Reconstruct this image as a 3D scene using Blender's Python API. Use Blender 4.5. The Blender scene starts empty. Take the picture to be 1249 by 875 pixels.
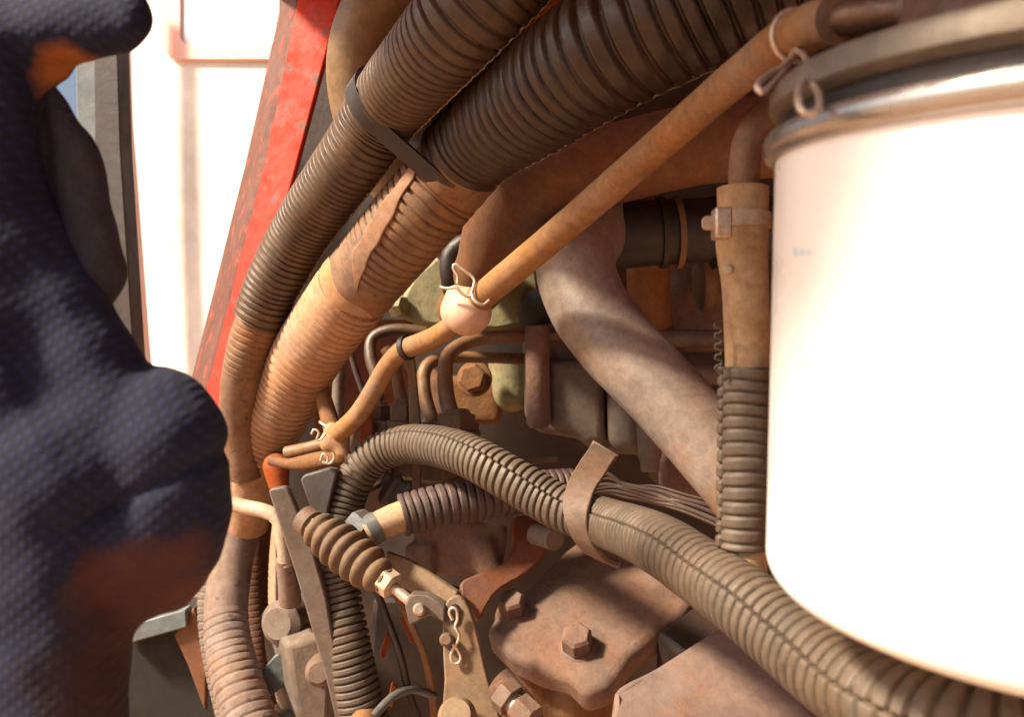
import bpy, math, random
import numpy as np
from mathutils import Vector, Matrix

random.seed(7)
rng = np.random.default_rng(7)
scene = bpy.context.scene
COL = scene.collection

# ------------------------------------------------------------------ camera, sky, sun, exposure
F, CX, CY = 1050.0, 624.5, 437.5            # photograph's focal length and centre in its own pixels
CAM = np.array([0.0, 0.0, 1.0])
PITCH = math.radians(4.5)
RIGHT = np.array([1.0, 0, 0])
FWD = np.array([0, math.cos(PITCH), -math.sin(PITCH)])
UP = np.array([0, math.sin(PITCH), math.cos(PITCH)])
cam_data = bpy.data.cameras.new('camera')
cam = bpy.data.objects.new('camera', cam_data)
COL.objects.link(cam)
cam.location = CAM
cam.rotation_euler = (math.radians(90) - PITCH, 0, 0)
cam_data.sensor_width = 36
cam_data.lens = 36 * F / 1249
cam_data.clip_start = 0.01
cam_data.clip_end = 500
cam_data.dof.use_dof = True
cam_data.dof.focus_distance = 0.36
cam_data.dof.aperture_fstop = 19
scene.camera = cam

SUN_EL, SUN_AZ = math.radians(45), math.radians(-110)     # azimuth from +Y, negative to the left
world = bpy.data.worlds.new('World')
scene.world = world
world.use_nodes = True
wn = world.node_tree.nodes
wl = world.node_tree.links
sky = wn.new('ShaderNodeTexSky')
sky.sky_type = 'NISHITA'
sky.sun_disc = False
sky.sun_elevation = SUN_EL
sky.sun_rotation = SUN_AZ
sky.dust_density = 6
sky.ozone_density = 0.3
sky.air_density = 0.8
wn['Background'].inputs['Strength'].default_value = 0.064
wl.new(sky.outputs[0], wn['Background'].inputs[0])

sd = bpy.data.lights.new('sun', 'SUN')
sd.energy = 4.5
sd.angle = math.radians(8)
sd.color = (1.0, 0.86, 0.66)
sun = bpy.data.objects.new('sun', sd)
COL.objects.link(sun)
to_sun = Vector((math.sin(SUN_AZ) * math.cos(SUN_EL), math.cos(SUN_AZ) * math.cos(SUN_EL), math.sin(SUN_EL)))
sun.rotation_euler = to_sun.to_track_quat('Z', 'Y').to_euler()
sun.location = (-2, -1, 3)

scene.view_settings.view_transform = 'Standard'
scene.view_settings.look = 'None'
scene.view_settings.gamma = 1
scene.view_settings.exposure = 1.36
scene.render.engine = 'CYCLES'

# ------------------------------------------------------------------ helpers: geometry
def W(px, py, d):
    """photo pixel + depth in metres -> world point"""
    return CAM + RIGHT * ((px - CX) / F * d) + UP * ((CY - py) / F * d) + FWD * d

def nrm(v):
    v = np.asarray(v, float)
    return v / (np.linalg.norm(v) + 1e-12)

def empty(name, loc):
    o = bpy.data.objects.new(name, None)
    o.empty_display_size = 0.02
    COL.objects.link(o)
    o.location = loc
    return o

def tag(o, label, cat, group=None):
    o['label'] = label
    o['category'] = cat
    if group:
        o['group'] = group
    return o

def thing(name, label, cat, loc, group=None):
    return tag(empty(name, loc), label, cat, group)

def mk(name, verts, faces, mat, parent=None, smooth=40, bevel=0, segs=2):
    """link one mesh object; vertices in world coordinates; origin at bottom centre"""
    verts = np.asarray(verts, float).reshape(-1, 3)
    lo, hi = verts.min(0), verts.max(0)
    org = np.array([(lo[0] + hi[0]) / 2, (lo[1] + hi[1]) / 2, lo[2]])
    me = bpy.data.meshes.new(name)
    me.from_pydata((verts - org).tolist(), [], [list(map(int, f)) for f in faces])
    me.materials.append(mat)
    me.update()
    me.validate()
    if smooth:
        me.polygons.foreach_set('use_smooth', [True] * len(me.polygons))
        if smooth < 180:
            me.set_sharp_from_angle(angle=math.radians(smooth))
    o = bpy.data.objects.new(name, me)
    COL.objects.link(o)
    if parent is not None:
        pw = np.array(parent.location)
        q = parent.parent
        while q is not None:
            pw = pw + np.array(q.location)
            q = q.parent
        o.parent = parent
        o.location = org - pw
    else:
        o.location = org
    if bevel:
        b = o.modifiers.new('bevel', 'BEVEL')
        b.width = bevel
        b.segments = segs
        b.limit_method = 'ANGLE'
        b.angle_limit = math.radians(35)
        b.harden_normals = False
    return o

def catmull(P, n=24):
    P = np.asarray(P, float)
    if len(P) < 3:
        t = np.linspace(0, 1, n * 2)[:, None]
        return P[0] * (1 - t) + P[-1] * t, np.linspace(0, len(P) - 1, n * 2)
    Q = np.vstack([2 * P[0] - P[1], P, 2 * P[-1] - P[-2]])
    out, ids = [], []
    for i in range(1, len(Q) - 2):
        t = np.linspace(0, 1, n, endpoint=False)[:, None]
        p0, p1, p2, p3 = Q[i - 1], Q[i], Q[i + 1], Q[i + 2]
        out.append(0.5 * ((2 * p1) + (-p0 + p2) * t + (2 * p0 - 5 * p1 + 4 * p2 - p3) * t ** 2 + (-p0 + 3 * p1 - 3 * p2 + p3) * t ** 3))
        ids.append(i - 1 + t[:, 0])
    out.append(P[-1:])
    ids.append(np.array([len(P) - 1.0]))
    return np.vstack(out), np.concatenate(ids)

def lift(ctrl):
    """(px, py, width_px, depth) -> x, y, z, radius"""
    return np.array([list(W(a, b, d)) + [w / 2 * d / F] for a, b, w, d in ctrl])

class Path:
    def __init__(s, X, step):
        dense, ids = catmull(X, 40)
        seg = np.linalg.norm(np.diff(dense[:, :3], axis=0), axis=1)
        L = np.concatenate([[0], np.cumsum(seg)])
        n = max(3, int(L[-1] / step) + 1)
        t = np.linspace(0, L[-1], n)
        s.t = t
        s.pos = np.stack([np.interp(t, L, dense[:, k]) for k in range(3)], 1)
        s.rad = np.interp(t, L, dense[:, 3])
        s.cid = np.interp(t, L, ids)
        T = np.gradient(s.pos, axis=0)
        s.T = T / np.linalg.norm(T, axis=1)[:, None]
        view = CAM - s.pos
        N = view - (view * s.T).sum(1)[:, None] * s.T
        s.N = N / np.linalg.norm(N, axis=1)[:, None]
        s.B = np.cross(s.T, s.N)

def grid_faces(n, m, closed=True):
    f = []
    mm = m if closed else m - 1
    for i in range(n - 1):
        a = i * m
        for j in range(mm):
            k = (j + 1) % m
            f.append((a + j, a + k, a + m + k, a + m + j))
    return f

def tube(name, ctrl, mat, parent=None, step=0.004, nang=24, ribs=None, seam=None, seam_w=0.05, seam_d=0.14,
         wob=0.0, cut=None, thick=0.0, flat=None, lifted=False, caps=True, rscale=1.0, smooth=180, glo=0.12, ghi=0.62):
    """swept hose. ribs: list of (ctrl index from, to, pitch m, amp). seam: angle of a split (from camera side)."""
    X = np.asarray(ctrl, float) if lifted else lift(ctrl)
    if ribs:
        step = min(step, min(r[2] for r in ribs) / 10)
    P = Path(X, step)
    n = len(P.t)
    rr = P.rad * rscale
    rel = np.linspace(0, 2 * math.pi, nang, endpoint=False)
    closed = True
    base = np.zeros(n)
    if cut:
        rel = np.linspace(cut[0], cut[1], nang)
        closed = False
    elif seam is not None:
        extra = np.array([-2.2, -1.2, -0.7, -0.3, 0, 0.3, 0.7, 1.2, 2.2]) * seam_w
        keep = [t for t in rel if abs((t + math.pi) % (2 * math.pi) - math.pi) > 2.5 * seam_w]
        rel = np.sort(np.mod(np.concatenate([keep, extra]), 2 * math.pi))
        if isinstance(seam, (list, tuple)):
            base = np.interp(P.cid, [q[0] for q in seam], [q[1] for q in seam])
        else:
            base = np.full(n, seam)
    th = base[:, None] + rel[None, :]
    dd = ((rel + math.pi) % (2 * math.pi) - math.pi)[None, :]
    R = np.repeat(rr[:, None], len(rel), 1)
    groove = np.zeros_like(R)
    if ribs:
        pit = np.full(n, 1e9)
        amp = np.zeros(n)
        for a, b, p, am in ribs:
            m = (P.cid >= a) & (P.cid <= b)
            pit[m] = p
            amp[m] = am
        kk = 9
        amp = np.convolve(np.pad(amp, kk, mode='edge'), np.ones(2 * kk + 1) / (2 * kk + 1), 'valid')
        jit = 1 + 0.10 * np.sin(P.t * 61 + 1.3) + 0.08 * np.sin(P.t * 173)
        ph = np.cumsum(np.gradient(P.t) / pit * jit)
        PH = ph[:, None] + 0.05 * np.sin(th * 2 + P.t[:, None] * 40) + 0.04 * np.sin(th * 3 + P.t[:, None] * 95)
        if seam is not None:
            PH = PH + np.where(dd >= 0, 0.25 * (1 - dd / math.pi), -0.25 * (1 + dd / math.pi))
        q = np.clip((np.abs(np.sin(math.pi * PH)) - glo) / (ghi - glo), 0, 1)
        prof = q * q * (3 - 2 * q)
        groove = 1 - prof
        uneven = 1 + 0.25 * np.sin(P.t * 47 + 2)[:, None] * np.cos(th + 1) + 0.15 * np.sin(P.t * 211)[:, None]
        R = R * (1 - amp[:, None] * groove * uneven)
    if seam is not None:
        R = R * (1 - seam_d * (0.55 + 0.45 * groove) * np.exp(-(dd / (seam_w * (0.7 + 0.6 * groove))) ** 2))
        R = R * (1 + 0.035 * np.where(dd > 0, np.exp(-np.abs(dd) / 0.5), 0))
    if wob:
        tt = P.t[:, None]
        R = R * (1 + wob * (np.sin(tt * 83) * np.cos(th * 2 + 1) + np.sin(tt * 137 + 2) * np.cos(th * 3) + 0.6 * np.sin(tt * 290 + 1) * np.cos(th * 5 + 2)))
    V = P.pos[:, None, :] + R[:, :, None] * (np.cos(th)[:, :, None] * P.N[:, None, :] + np.sin(th)[:, :, None] * P.B[:, None, :])
    m = len(rel)
    verts = V.reshape(-1, 3)
    faces = grid_faces(n, m, closed)
    if caps and closed:
        faces.append(tuple(range(m))[::-1])
        faces.append(tuple((n - 1) * m + j for j in range(m)))
    o = mk(name, verts, faces, mat, parent, smooth=smooth if not (caps and closed) else 60 if not ribs else 180)
    if thick:
        sm = o.modifiers.new('wall', 'SOLIDIFY')
        sm.thickness = thick
        sm.offset = 0
    return o

def lathe(name, p0, p1, prof, mat, parent=None, n=32, smooth=40, phase=0.0, bevel=0, jitter=0):
    """prof: list of (t 0..1 along p0->p1 (may exceed), radius m)"""
    p0, p1 = np.asarray(p0, float), np.asarray(p1, float)
    ax = p1 - p0
    T = nrm(ax)
    ref = np.array([0, 0, 1.0]) if abs(T[2]) < 0.9 else np.array([1.0, 0, 0])
    N = nrm(np.cross(T, ref))
    B = np.cross(T, N)
    th = np.linspace(0, 2 * math.pi, n, endpoint=False) + phase
    V = []
    for t, r in prof:
        c = p0 + ax * t
        V.append(c + r * (np.cos(th)[:, None] * N + np.sin(th)[:, None] * B))
    V = np.vstack(V)
    f = grid_faces(len(prof), n)
    f = [q[::-1] for q in f]
    f.append(tuple(range(n)))
    f.append(tuple((len(prof) - 1) * n + j for j in range(n))[::-1])
    f = [q[::-1] for q in f]
    return mk(name, V, f, mat, parent, smooth=smooth, bevel=bevel)

def prism(name, poly, mat, thick, parent=None, direction=None, bevel=0.0008, segs=2, smooth=40):
    """poly: (px, py, depth) outline of the near face; extruded away by thick metres"""
    A = np.array([W(*p) for p in poly])
    if direction is None:
        nv = np.zeros(3)
        for i in range(len(A)):
            nv += np.cross(A[i] - A.mean(0), A[(i + 1) % len(A)] - A.mean(0))
        nv = nrm(nv)
        if np.dot(nv, A.mean(0) - CAM) < 0:
            nv = -nv
        direction = nv
    D = nrm(direction) * thick
    Bk = A + D
    n = len(A)
    V = np.vstack([A, Bk])
    f = [tuple(range(n)), tuple(range(n, 2 * n))[::-1]]
    for i in range(n):
        j = (i + 1) % n
        f.append((i, n + i, n + j, j))
    # orientation
    c = V.mean(0)
    n0 = np.cross(A[1] - A[0], A[2] - A[1])
    area = np.zeros(3)
    for i in range(n):
        area += np.cross(A[i] - A.mean(0), A[(i + 1) % n] - A.mean(0))
    if np.dot(area, D) > 0:
        f = [q[::-1] for q in f]
    return mk(name, V, f, mat, parent, smooth=smooth, bevel=bevel, segs=segs)

def roundpoly(pts, r=3):
    """subdivide an outline (px,py,d) smoothly"""
    P = np.array(pts, float)
    n = len(P)
    out = []
    for i in range(n):
        p0, p1, p2, p3 = P[i - 1], P[i], P[(i + 1) % n], P[(i + 2) % n]
        for t in np.linspace(0, 1, r, endpoint=False):
            out.append(0.5 * ((2 * p1) + (-p0 + p2) * t + (2 * p0 - 5 * p1 + 4 * p2 - p3) * t ** 2 + (-p0 + 3 * p1 - 3 * p2 + p3) * t ** 3))
    return [tuple(q) for q in out]

def ribbon(name, pts, wdirs, width, thick, mat, parent=None, n=10, bevel=0.0004, closed=False):
    """flat strip through world pts; wdirs: width direction(s)"""
    pts = np.asarray(pts, float)
    if closed:
        pts = np.vstack([pts, pts[:1]])
    D, _ = catmull(pts, n)
    wd = np.asarray(wdirs, float)
    if wd.ndim == 1:
        wd = np.repeat(wd[None], len(D), 0)
    else:
        wd, _ = catmull(wd, n)
        wd = wd[:len(D)]
    T = np.gradient(D, axis=0)
    T /= np.linalg.norm(T, axis=1)[:, None]
    wd = wd - (wd * T).sum(1)[:, None] * T
    wd /= np.linalg.norm(wd, axis=1)[:, None]
    Nn = np.cross(T, wd)
    a = width / 2
    b = thick / 2
    V = np.stack([D + wd * a + Nn * b, D - wd * a + Nn * b, D - wd * a - Nn * b, D + wd * a - Nn * b], 1)
    n_ = len(D)
    f = grid_faces(n_, 4)
    if not closed:
        f.append((0, 1, 2, 3))
        k = (n_ - 1) * 4
        f.append((k + 3, k + 2, k + 1, k))
    return mk(name, V.reshape(-1, 3), [q[::-1] for q in f], mat, parent, smooth=50, bevel=bevel)

def wire(name, pts, r, mat, parent=None, nang=8, lifted=False):
    """thin bent wire through (px,py,d)"""
    X = np.array([list(W(*p)) + [r] for p in pts]) if not lifted else np.array([list(p) + [r] for p in pts])
    return tube(name, X, mat, parent, step=0.0012, nang=nang, lifted=True)

def hexhead(name, c, axis, af, h, mat, parent=None, washer=True, phase=0.3, wmat=None):
    """hex bolt head with a washer flange: head part, washer sub-part"""
    c = np.asarray(c, float)
    axis = nrm(axis)
    o = lathe(name, c, c + axis * h, [(0, af * 0.57), (0.82, af * 0.57), (1.0, af * 0.47)], mat, parent, n=6, smooth=25, phase=phase, bevel=af * 0.03)
    if washer:
        lathe('washer', c - axis * h * 0.32, c, [(0, af * 0.70), (0.7, af * 0.68), (0.98, af * 0.60)], wmat or mat, o, n=28)
    return o

# ---- implicit surfaces (surface nets) for castings and cloth; field units are photo pixels around (x0,y0) at depth d0
def seg_cone(G, a, b, ra, rb):
    a, b = np.array(a, float), np.array(b, float)
    ab = b - a
    t = np.clip(((G - a) @ ab) / (ab @ ab + 1e-9), 0, 1)
    return np.linalg.norm(G - a - t[..., None] * ab, axis=-1) - (ra + (rb - ra) * t)

def rbox(G, c, h, r, rot=0.0):
    q = G - np.array(c, float)
    cs, sn = math.cos(rot), math.sin(rot)
    q = np.stack([q[..., 0] * cs + q[..., 1] * sn, -q[..., 0] * sn + q[..., 1] * cs, q[..., 2]], -1)
    q = np.abs(q) - (np.array(h, float) - r)
    return np.linalg.norm(np.maximum(q, 0), axis=-1) + np.minimum(q.max(-1), 0) - r

def smin(a, b, k):
    h = np.clip(0.5 + 0.5 * (b - a) / k, 0, 1)
    return b * (1 - h) + a * h - k * h * (1 - h)

def nets(name, lo, hi, cell, field, d0, mat, parent=None, zscale=1.0):
    ax = [np.arange(l, h + cell, cell) for l, h in zip(lo, hi)]
    G = np.stack(np.meshgrid(*ax, indexing='ij'), -1)
    D = field(G)
    s = D < 0
    nx, ny, nz = D.shape
    acc = np.zeros((nx - 1, ny - 1, nz - 1, 3))
    cnt = np.zeros((nx - 1, ny - 1, nz - 1))
    cor = [(i, j, k) for i in (0, 1) for j in (0, 1) for k in (0, 1)]
    base = np.stack(np.meshgrid(np.arange(nx - 1), np.arange(ny - 1), np.arange(nz - 1), indexing='ij'), -1)
    def sl(c):
        return D[c[0]:nx - 1 + c[0], c[1]:ny - 1 + c[1], c[2]:nz - 1 + c[2]]
    for a in cor:
        for b in cor:
            if sum(abs(p - q) for p, q in zip(a, b)) == 1 and a < b:
                da, db = sl(a), sl(b)
                cr = (da < 0) != (db < 0)
                t = np.where(cr, da / np.where(cr, da - db, 1), 0)
                pa, pb = np.array(a, float), np.array(b, float)
                acc += np.where(cr[..., None], pa + t[..., None] * (pb - pa), 0)
                cnt += cr
    act = cnt > 0
    idx = -np.ones(act.shape, int)
    idx[act] = np.arange(act.sum())
    pos = (base[act] + acc[act] / cnt[act][:, None]) * cell + np.array(lo)
    faces = []
    for axis in range(3):
        sh = [slice(None)] * 3
        sh2 = [slice(None)] * 3
        sh[axis] = slice(0, -1)
        sh2[axis] = slice(1, None)
        A, B = s[tuple(sh)], s[tuple(sh2)]
        u, v = [(1, 2), (2, 0), (0, 1)][axis]
        ch = np.argwhere(A != B)
        for e in ch:
            if e[u] == 0 or e[v] == 0 or e[u] >= act.shape[u] or e[v] >= act.shape[v] or e[axis] >= act.shape[axis]:
                continue
            q = []
            for du, dv in ((-1, -1), (0, -1), (0, 0), (-1, 0)):
                g = e.copy()
                g[u] += du
                g[v] += dv
                q.append(idx[tuple(g)])
            if min(q) < 0:
                continue
            faces.append(q if A[tuple(e)] else q[::-1])
    verts = np.array([W(p[0], p[1], d0 * (1 + p[2] / F * zscale)) for p in pos])
    # pixel y runs down and depth runs away: handedness kept by x,-y,-z... flip once if needed
    faces = [tuple(int(i) for i in f) for f in faces]
    return mk(name, verts, faces, mat, parent, smooth=180)

# ------------------------------------------------------------------ helpers: materials
def material(name, c1, c2=None, rough=0.7, metal=0.0, dust=0.0, dustcol=(0.36, 0.19, 0.095), ns=60, bump=0.25, bs=900,
             specks=0.0, speckcol=(0.03, 0.015, 0.01), speck_scale=400, coat=0.0, bdist=0.0006, k=0.46, mottle=0.45):
    sc_ = lambda c: tuple(v * k for v in c)
    c2 = sc_(c2 or tuple(v * 0.6 for v in c1))
    c1 = sc_(c1)
    dustcol = sc_(dustcol)
    m = bpy.data.materials.new(name)
    m.use_nodes = True
    nt = m.node_tree
    N, L = nt.nodes, nt.links
    bs_ = N['Principled BSDF']
    tc = N.new('ShaderNodeTexCoord')
    geo = N.new('ShaderNodeNewGeometry')
    def noise(scale, detail=5, rg=0.6, dist=0.0):
        x = N.new('ShaderNodeTexNoise')
        x.inputs['Scale'].default_value = scale
        x.inputs['Detail'].default_value = detail
        x.inputs['Roughness'].default_value = rg
        x.inputs['Distortion'].default_value = dist
        L.new(tc.outputs['Object'], x.inputs['Vector'])
        return x.outputs['Fac']
    def rng_(v, a, b, c=0.0, d=1.0):
        x = N.new('ShaderNodeMapRange')
        for i, q in zip(('From Min', 'From Max', 'To Min', 'To Max'), (a, b, c, d)):
            x.inputs[i].default_value = q
        L.new(v, x.inputs['Value'])
        return x.outputs['Result']
    def mix(f, a, b):
        x = N.new('ShaderNodeMix')
        x.data_type = 'RGBA'
        for v, i in ((f, 0), (a, 6), (b, 7)):
            if isinstance(v, (tuple, list)):
                x.inputs[i].default_value = (*v, 1)
            elif isinstance(v, (int, float)):
                x.inputs[i].default_value = v
            else:
                L.new(v, x.inputs[i])
        return x.outputs[2]
    def math_(op, a, b):
        x = N.new('ShaderNodeMath')
        x.operation = op
        for v, i in ((a, 0), (b, 1)):
            if isinstance(v, (int, float)):
                x.inputs[i].default_value = v
            else:
                L.new(v, x.inputs[i])
        return x.outputs[0]
    col = mix(rng_(noise(ns, 6, 0.65, 0.3), 0.35, 0.68), c1, c2)
    if k < 0.95 and mottle > 0.3:       # stains: rust, ochre soil, bare grey
        for c_, sc2, lo_, hi_, am in (((0.42, 0.15, 0.045), 17, .54, .70, .55), ((0.40, 0.27, 0.10), 23, .56, .72, .45), ((0.22, 0.215, 0.21), 29, .52, .68, .55)):
            mp = N.new('ShaderNodeMapping')
            mp.inputs['Location'].default_value = (sc2, sc2 * .37, -sc2 * .71)
            L.new(tc.outputs['Object'], mp.inputs['Vector'])
            x = N.new('ShaderNodeTexNoise')
            x.inputs['Scale'].default_value = sc2
            x.inputs['Detail'].default_value = 7
            x.inputs['Roughness'].default_value = 0.65
            L.new(mp.outputs[0], x.inputs['Vector'])
            lum = 0.4 * (c1[0] + c1[1] + c1[2]) / (c_[0] + c_[1] + c_[2]) * 2.4
            col = mix(rng_(x.outputs['Fac'], lo_, hi_, 0, am), col, tuple(v * lum for v in c_))
    df = None
    if dust:
        sp = N.new('ShaderNodeSeparateXYZ')
        L.new(geo.outputs['Normal'], sp.inputs[0])
        upf = rng_(sp.outputs['Z'], -0.5, 0.9, 0.25, 1.0)
        df = math_('MULTIPLY', upf, rng_(noise(ns * 0.7, 7, 0.7, 0.5), 0.3, 0.6, 0.35, 1.0))
        df = math_('MULTIPLY', df, dust)
        col = mix(df, col, dustcol)
    if mottle:
        hs = N.new('ShaderNodeHueSaturation')
        L.new(col, hs.inputs['Color'])
        mv = math_('ADD', math_('MULTIPLY', noise(ns * 5, 8, 0.75, 0.4), 0.6), math_('MULTIPLY', noise(ns * 0.35, 5, 0.6, 0.8), 0.4))
        L.new(rng_(mv, 0.32, 0.68, 1 - mottle, 1 + mottle), hs.inputs['Value'])
        L.new(rng_(noise(ns * 0.5, 4, 0.6, 0.5), 0.3, 0.7, 1.0, 1.3), hs.inputs['Saturation'])
        col = hs.outputs[0]
    if specks:
        sf = rng_(noise(speck_scale, 3, 0.6), 0.62, 0.70, 0.0, specks)
        col = mix(sf, col, speckcol)
    L.new(col, bs_.inputs['Base Color'])
    bs_.inputs['Metallic'].default_value = metal
    rv = rng_(noise(ns * 2.3, 4), 0.3, 0.7, max(0, rough - 0.12), min(1, rough + 0.12))
    L.new(rv, bs_.inputs['Roughness'])
    if metal and df is not None:
        L.new(math_('MULTIPLY', math_('SUBTRACT', 1.0, df), metal), bs_.inputs['Metallic'])
    if coat:
        bs_.inputs['Coat Weight'].default_value = coat
        bs_.inputs['Coat Roughness'].default_value = 0.2
    if bump:
        b = N.new('ShaderNodeBump')
        b.inputs['Strength'].default_value = bump
        b.inputs['Distance'].default_value = bdist
        L.new(math_('ADD', noise(bs, 6, 0.65), math_('MULTIPLY', noise(bs * 0.18, 4), 1.6)), b.inputs['Height'])
        L.new(b.outputs[0], bs_.inputs['Normal'])
    return m

DUST = (0.42, 0.225, 0.115)
M = {}
M['conduit_dark'] = material('dark corrugated rubber', (0.080, 0.038, 0.022), (0.13, 0.066, 0.036), 0.42, dust=0.25, dustcol=(0.26, 0.13, 0.07), ns=90, specks=0.3, k=0.27)
M['conduit_mid'] = material('dusty corrugated plastic', (0.12, 0.07, 0.044), (0.22, 0.135, 0.08), 0.5, dust=0.5, dustcol=(0.36, 0.20, 0.11), ns=55, specks=0.9, speck_scale=170, k=0.36)
M['hose_tan'] = material('dust caked hose', (0.42, 0.235, 0.14), (0.55, 0.35, 0.23), 0.85, dust=0.5, dustcol=(0.66, 0.45, 0.32), ns=45, specks=0.25, k=0.66)
M['conduit_tan'] = material('brown dust caked conduit', (0.36, 0.205, 0.125), (0.22, 0.125, 0.075), 0.75, dust=0.5, dustcol=(0.46, 0.27, 0.17), ns=55, specks=0.5, speck_scale=200, k=0.56)
M['ball'] = material('pale dusty fitting', (0.62, 0.43, 0.33), (0.48, 0.30, 0.21), 0.6, ns=40, k=0.85, mottle=0.2)
M['tape'] = material('dirty masking tape', (0.55, 0.33, 0.22), (0.42, 0.22, 0.13), 0.75, dust=0.3, ns=60)
M['loom'] = material('split loom plastic', (0.13, 0.098, 0.075), (0.20, 0.15, 0.11), 0.62, dust=0.6, dustcol=(0.36, 0.265, 0.19), ns=50, specks=0.3, k=0.38)
M['loom2'] = material('dark loom plastic', (0.10, 0.058, 0.055), (0.15, 0.09, 0.08), 0.6, dust=0.4, dustcol=(0.27, 0.17, 0.135), ns=60)
M['orange_hose'] = material('orange dust hose', (0.44, 0.25, 0.135), (0.34, 0.19, 0.10), 0.85, dust=0.5, dustcol=(0.55, 0.32, 0.17), ns=55, specks=0.25, k=0.56)
M['brown_hose'] = material('brown rubber hose', (0.16, 0.075, 0.045), (0.24, 0.11, 0.06), 0.7, dust=0.5, dustcol=(0.33, 0.16, 0.085), ns=35, k=0.72)
M['grey_hose'] = material('grey rubber hose', (0.27, 0.225, 0.20), (0.34, 0.285, 0.25), 0.5, dust=0.4, dustcol=(0.44, 0.30, 0.22), ns=45, specks=0.2, k=0.68)
M['tan_hose'] = material('tan rubber hose', (0.46, 0.33, 0.22), (0.38, 0.25, 0.15), 0.8, dust=0.4, dustcol=(0.5, 0.34, 0.21), ns=60, specks=0.2, k=0.78)
M['beige_hose'] = material('beige smooth hose', (0.36, 0.22, 0.12), (0.45, 0.30, 0.17), 0.5, ns=25, k=0.5)
M['black'] = material('black rubber', (0.02, 0.017, 0.016), (0.035, 0.028, 0.025), 0.5, dust=0.25, dustcol=(0.2, 0.1, 0.06), ns=80)
M['strap'] = material('black strap', (0.032, 0.026, 0.023), (0.055, 0.04, 0.033), 0.45, dust=0.35, dustcol=(0.16, 0.095, 0.065), ns=90, k=0.35)
M['pink_hose'] = material('pinkish dusty hose', (0.42, 0.30, 0.25), (0.30, 0.20, 0.16), 0.8, dust=0.4, dustcol=(0.5, 0.36, 0.29), ns=50, specks=0.6, speck_scale=150)
M['rust_hose'] = material('rust brown hose', (0.22, 0.095, 0.055), (0.14, 0.06, 0.04), 0.8, dust=0.3, ns=50)
M['cast'] = material('dusty cast iron', (0.25, 0.16, 0.13), (0.31, 0.19, 0.14), 0.85, dust=0.55, dustcol=(0.40, 0.235, 0.16), ns=22, bump=0.7, bs=500, specks=0.2, k=0.47)
M['cast_red'] = material('red oxide casting', (0.32, 0.10, 0.055), (0.24, 0.085, 0.05), 0.75, dust=0.35, ns=25, bump=0.4, bs=500)
M['cast_orange'] = material('orange dusty casting', (0.44, 0.21, 0.09), (0.28, 0.14, 0.075), 0.85, dust=0.4, ns=22, bump=0.7, bs=500, specks=0.3)
M['cast_grey'] = material('grey casting', (0.20, 0.165, 0.14), (0.28, 0.22, 0.18), 0.75, dust=0.5, dustcol=(0.38, 0.27, 0.2), ns=30, bump=0.4, bs=500, k=0.52)
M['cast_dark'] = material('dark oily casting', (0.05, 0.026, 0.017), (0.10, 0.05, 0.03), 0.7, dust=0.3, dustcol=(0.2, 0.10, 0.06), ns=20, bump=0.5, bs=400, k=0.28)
M['plate'] = material('mauve dusty plate', (0.26, 0.175, 0.15), (0.31, 0.21, 0.175), 0.8, dust=0.45, dustcol=(0.35, 0.235, 0.19), ns=18, bump=0.35, k=0.56)
M['green'] = material('pale green casting', (0.46, 0.43, 0.24), (0.55, 0.50, 0.30), 0.7, dust=0.25, ns=30, bump=0.4, specks=0.35)
M['steel'] = material('dusty steel', (0.36, 0.29, 0.24), (0.28, 0.21, 0.17), 0.45, metal=0.6, dust=0.4, ns=90)
M['flatbar'] = material('dusty flat bar', (0.18, 0.145, 0.125), (0.24, 0.185, 0.15), 0.6, dust=0.4, dustcol=(0.34, 0.245, 0.19), ns=40, specks=0.2)
M['zinc'] = material('zinc plating', (0.62, 0.54, 0.46), (0.45, 0.37, 0.30), 0.35, metal=0.7, dust=0.3, dustcol=(0.5, 0.36, 0.25), ns=120, k=0.85)
M['wire'] = material('spring wire', (0.62, 0.52, 0.43), (0.48, 0.37, 0.28), 0.4, metal=0.5, ns=200, bump=0.1, k=0.95)
M['bracket'] = material('dusty brown bracket', (0.33, 0.235, 0.19), (0.25, 0.165, 0.125), 0.75, dust=0.45, ns=45, k=0.42)
M['pipe'] = material('dusty steel line', (0.36, 0.225, 0.15), (0.26, 0.155, 0.10), 0.6, metal=0.2, dust=0.5, ns=60, k=0.58)
M['red_pipe'] = material('orange red paint', (0.62, 0.12, 0.035), (0.5, 0.16, 0.06), 0.6, dust=0.3, ns=60)
M['boot'] = material('rubber boot', (0.19, 0.12, 0.075), (0.26, 0.165, 0.10), 0.75, dust=0.6, dustcol=(0.38, 0.245, 0.15), ns=50)
M['blue'] = material('blue grey fitting', (0.17, 0.22, 0.25), (0.12, 0.14, 0.15), 0.5, dust=0.35, ns=80)
M['pale'] = material('pale dusty pipe', (0.62, 0.52, 0.40), (0.48, 0.38, 0.29), 0.6, dust=0.2, ns=60, k=0.7)
M['can'] = material('white enamel', (0.86, 0.855, 0.84), (0.82, 0.815, 0.80), 0.3, ns=14, bump=0.03, bs=300, coat=0.3, k=1.0, mottle=0.0)
M['rim'] = material('rolled steel rim', (0.50, 0.49, 0.47), (0.42, 0.40, 0.37), 0.28, metal=0.85, dust=0.12, dustcol=(0.5, 0.36, 0.23), ns=40, k=0.9, mottle=0.1, bump=0.06)
M['head'] = material('filter head alloy', (0.38, 0.335, 0.285), (0.28, 0.23, 0.18), 0.5, metal=0.3, dust=0.4, dustcol=(0.42, 0.28, 0.17), ns=35, k=0.42)
M['print'] = material('pale teal print', (0.55, 0.74, 0.74), (0.6, 0.76, 0.76), 0.4, ns=50, bump=0, mottle=0.0, k=1.0)
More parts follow.
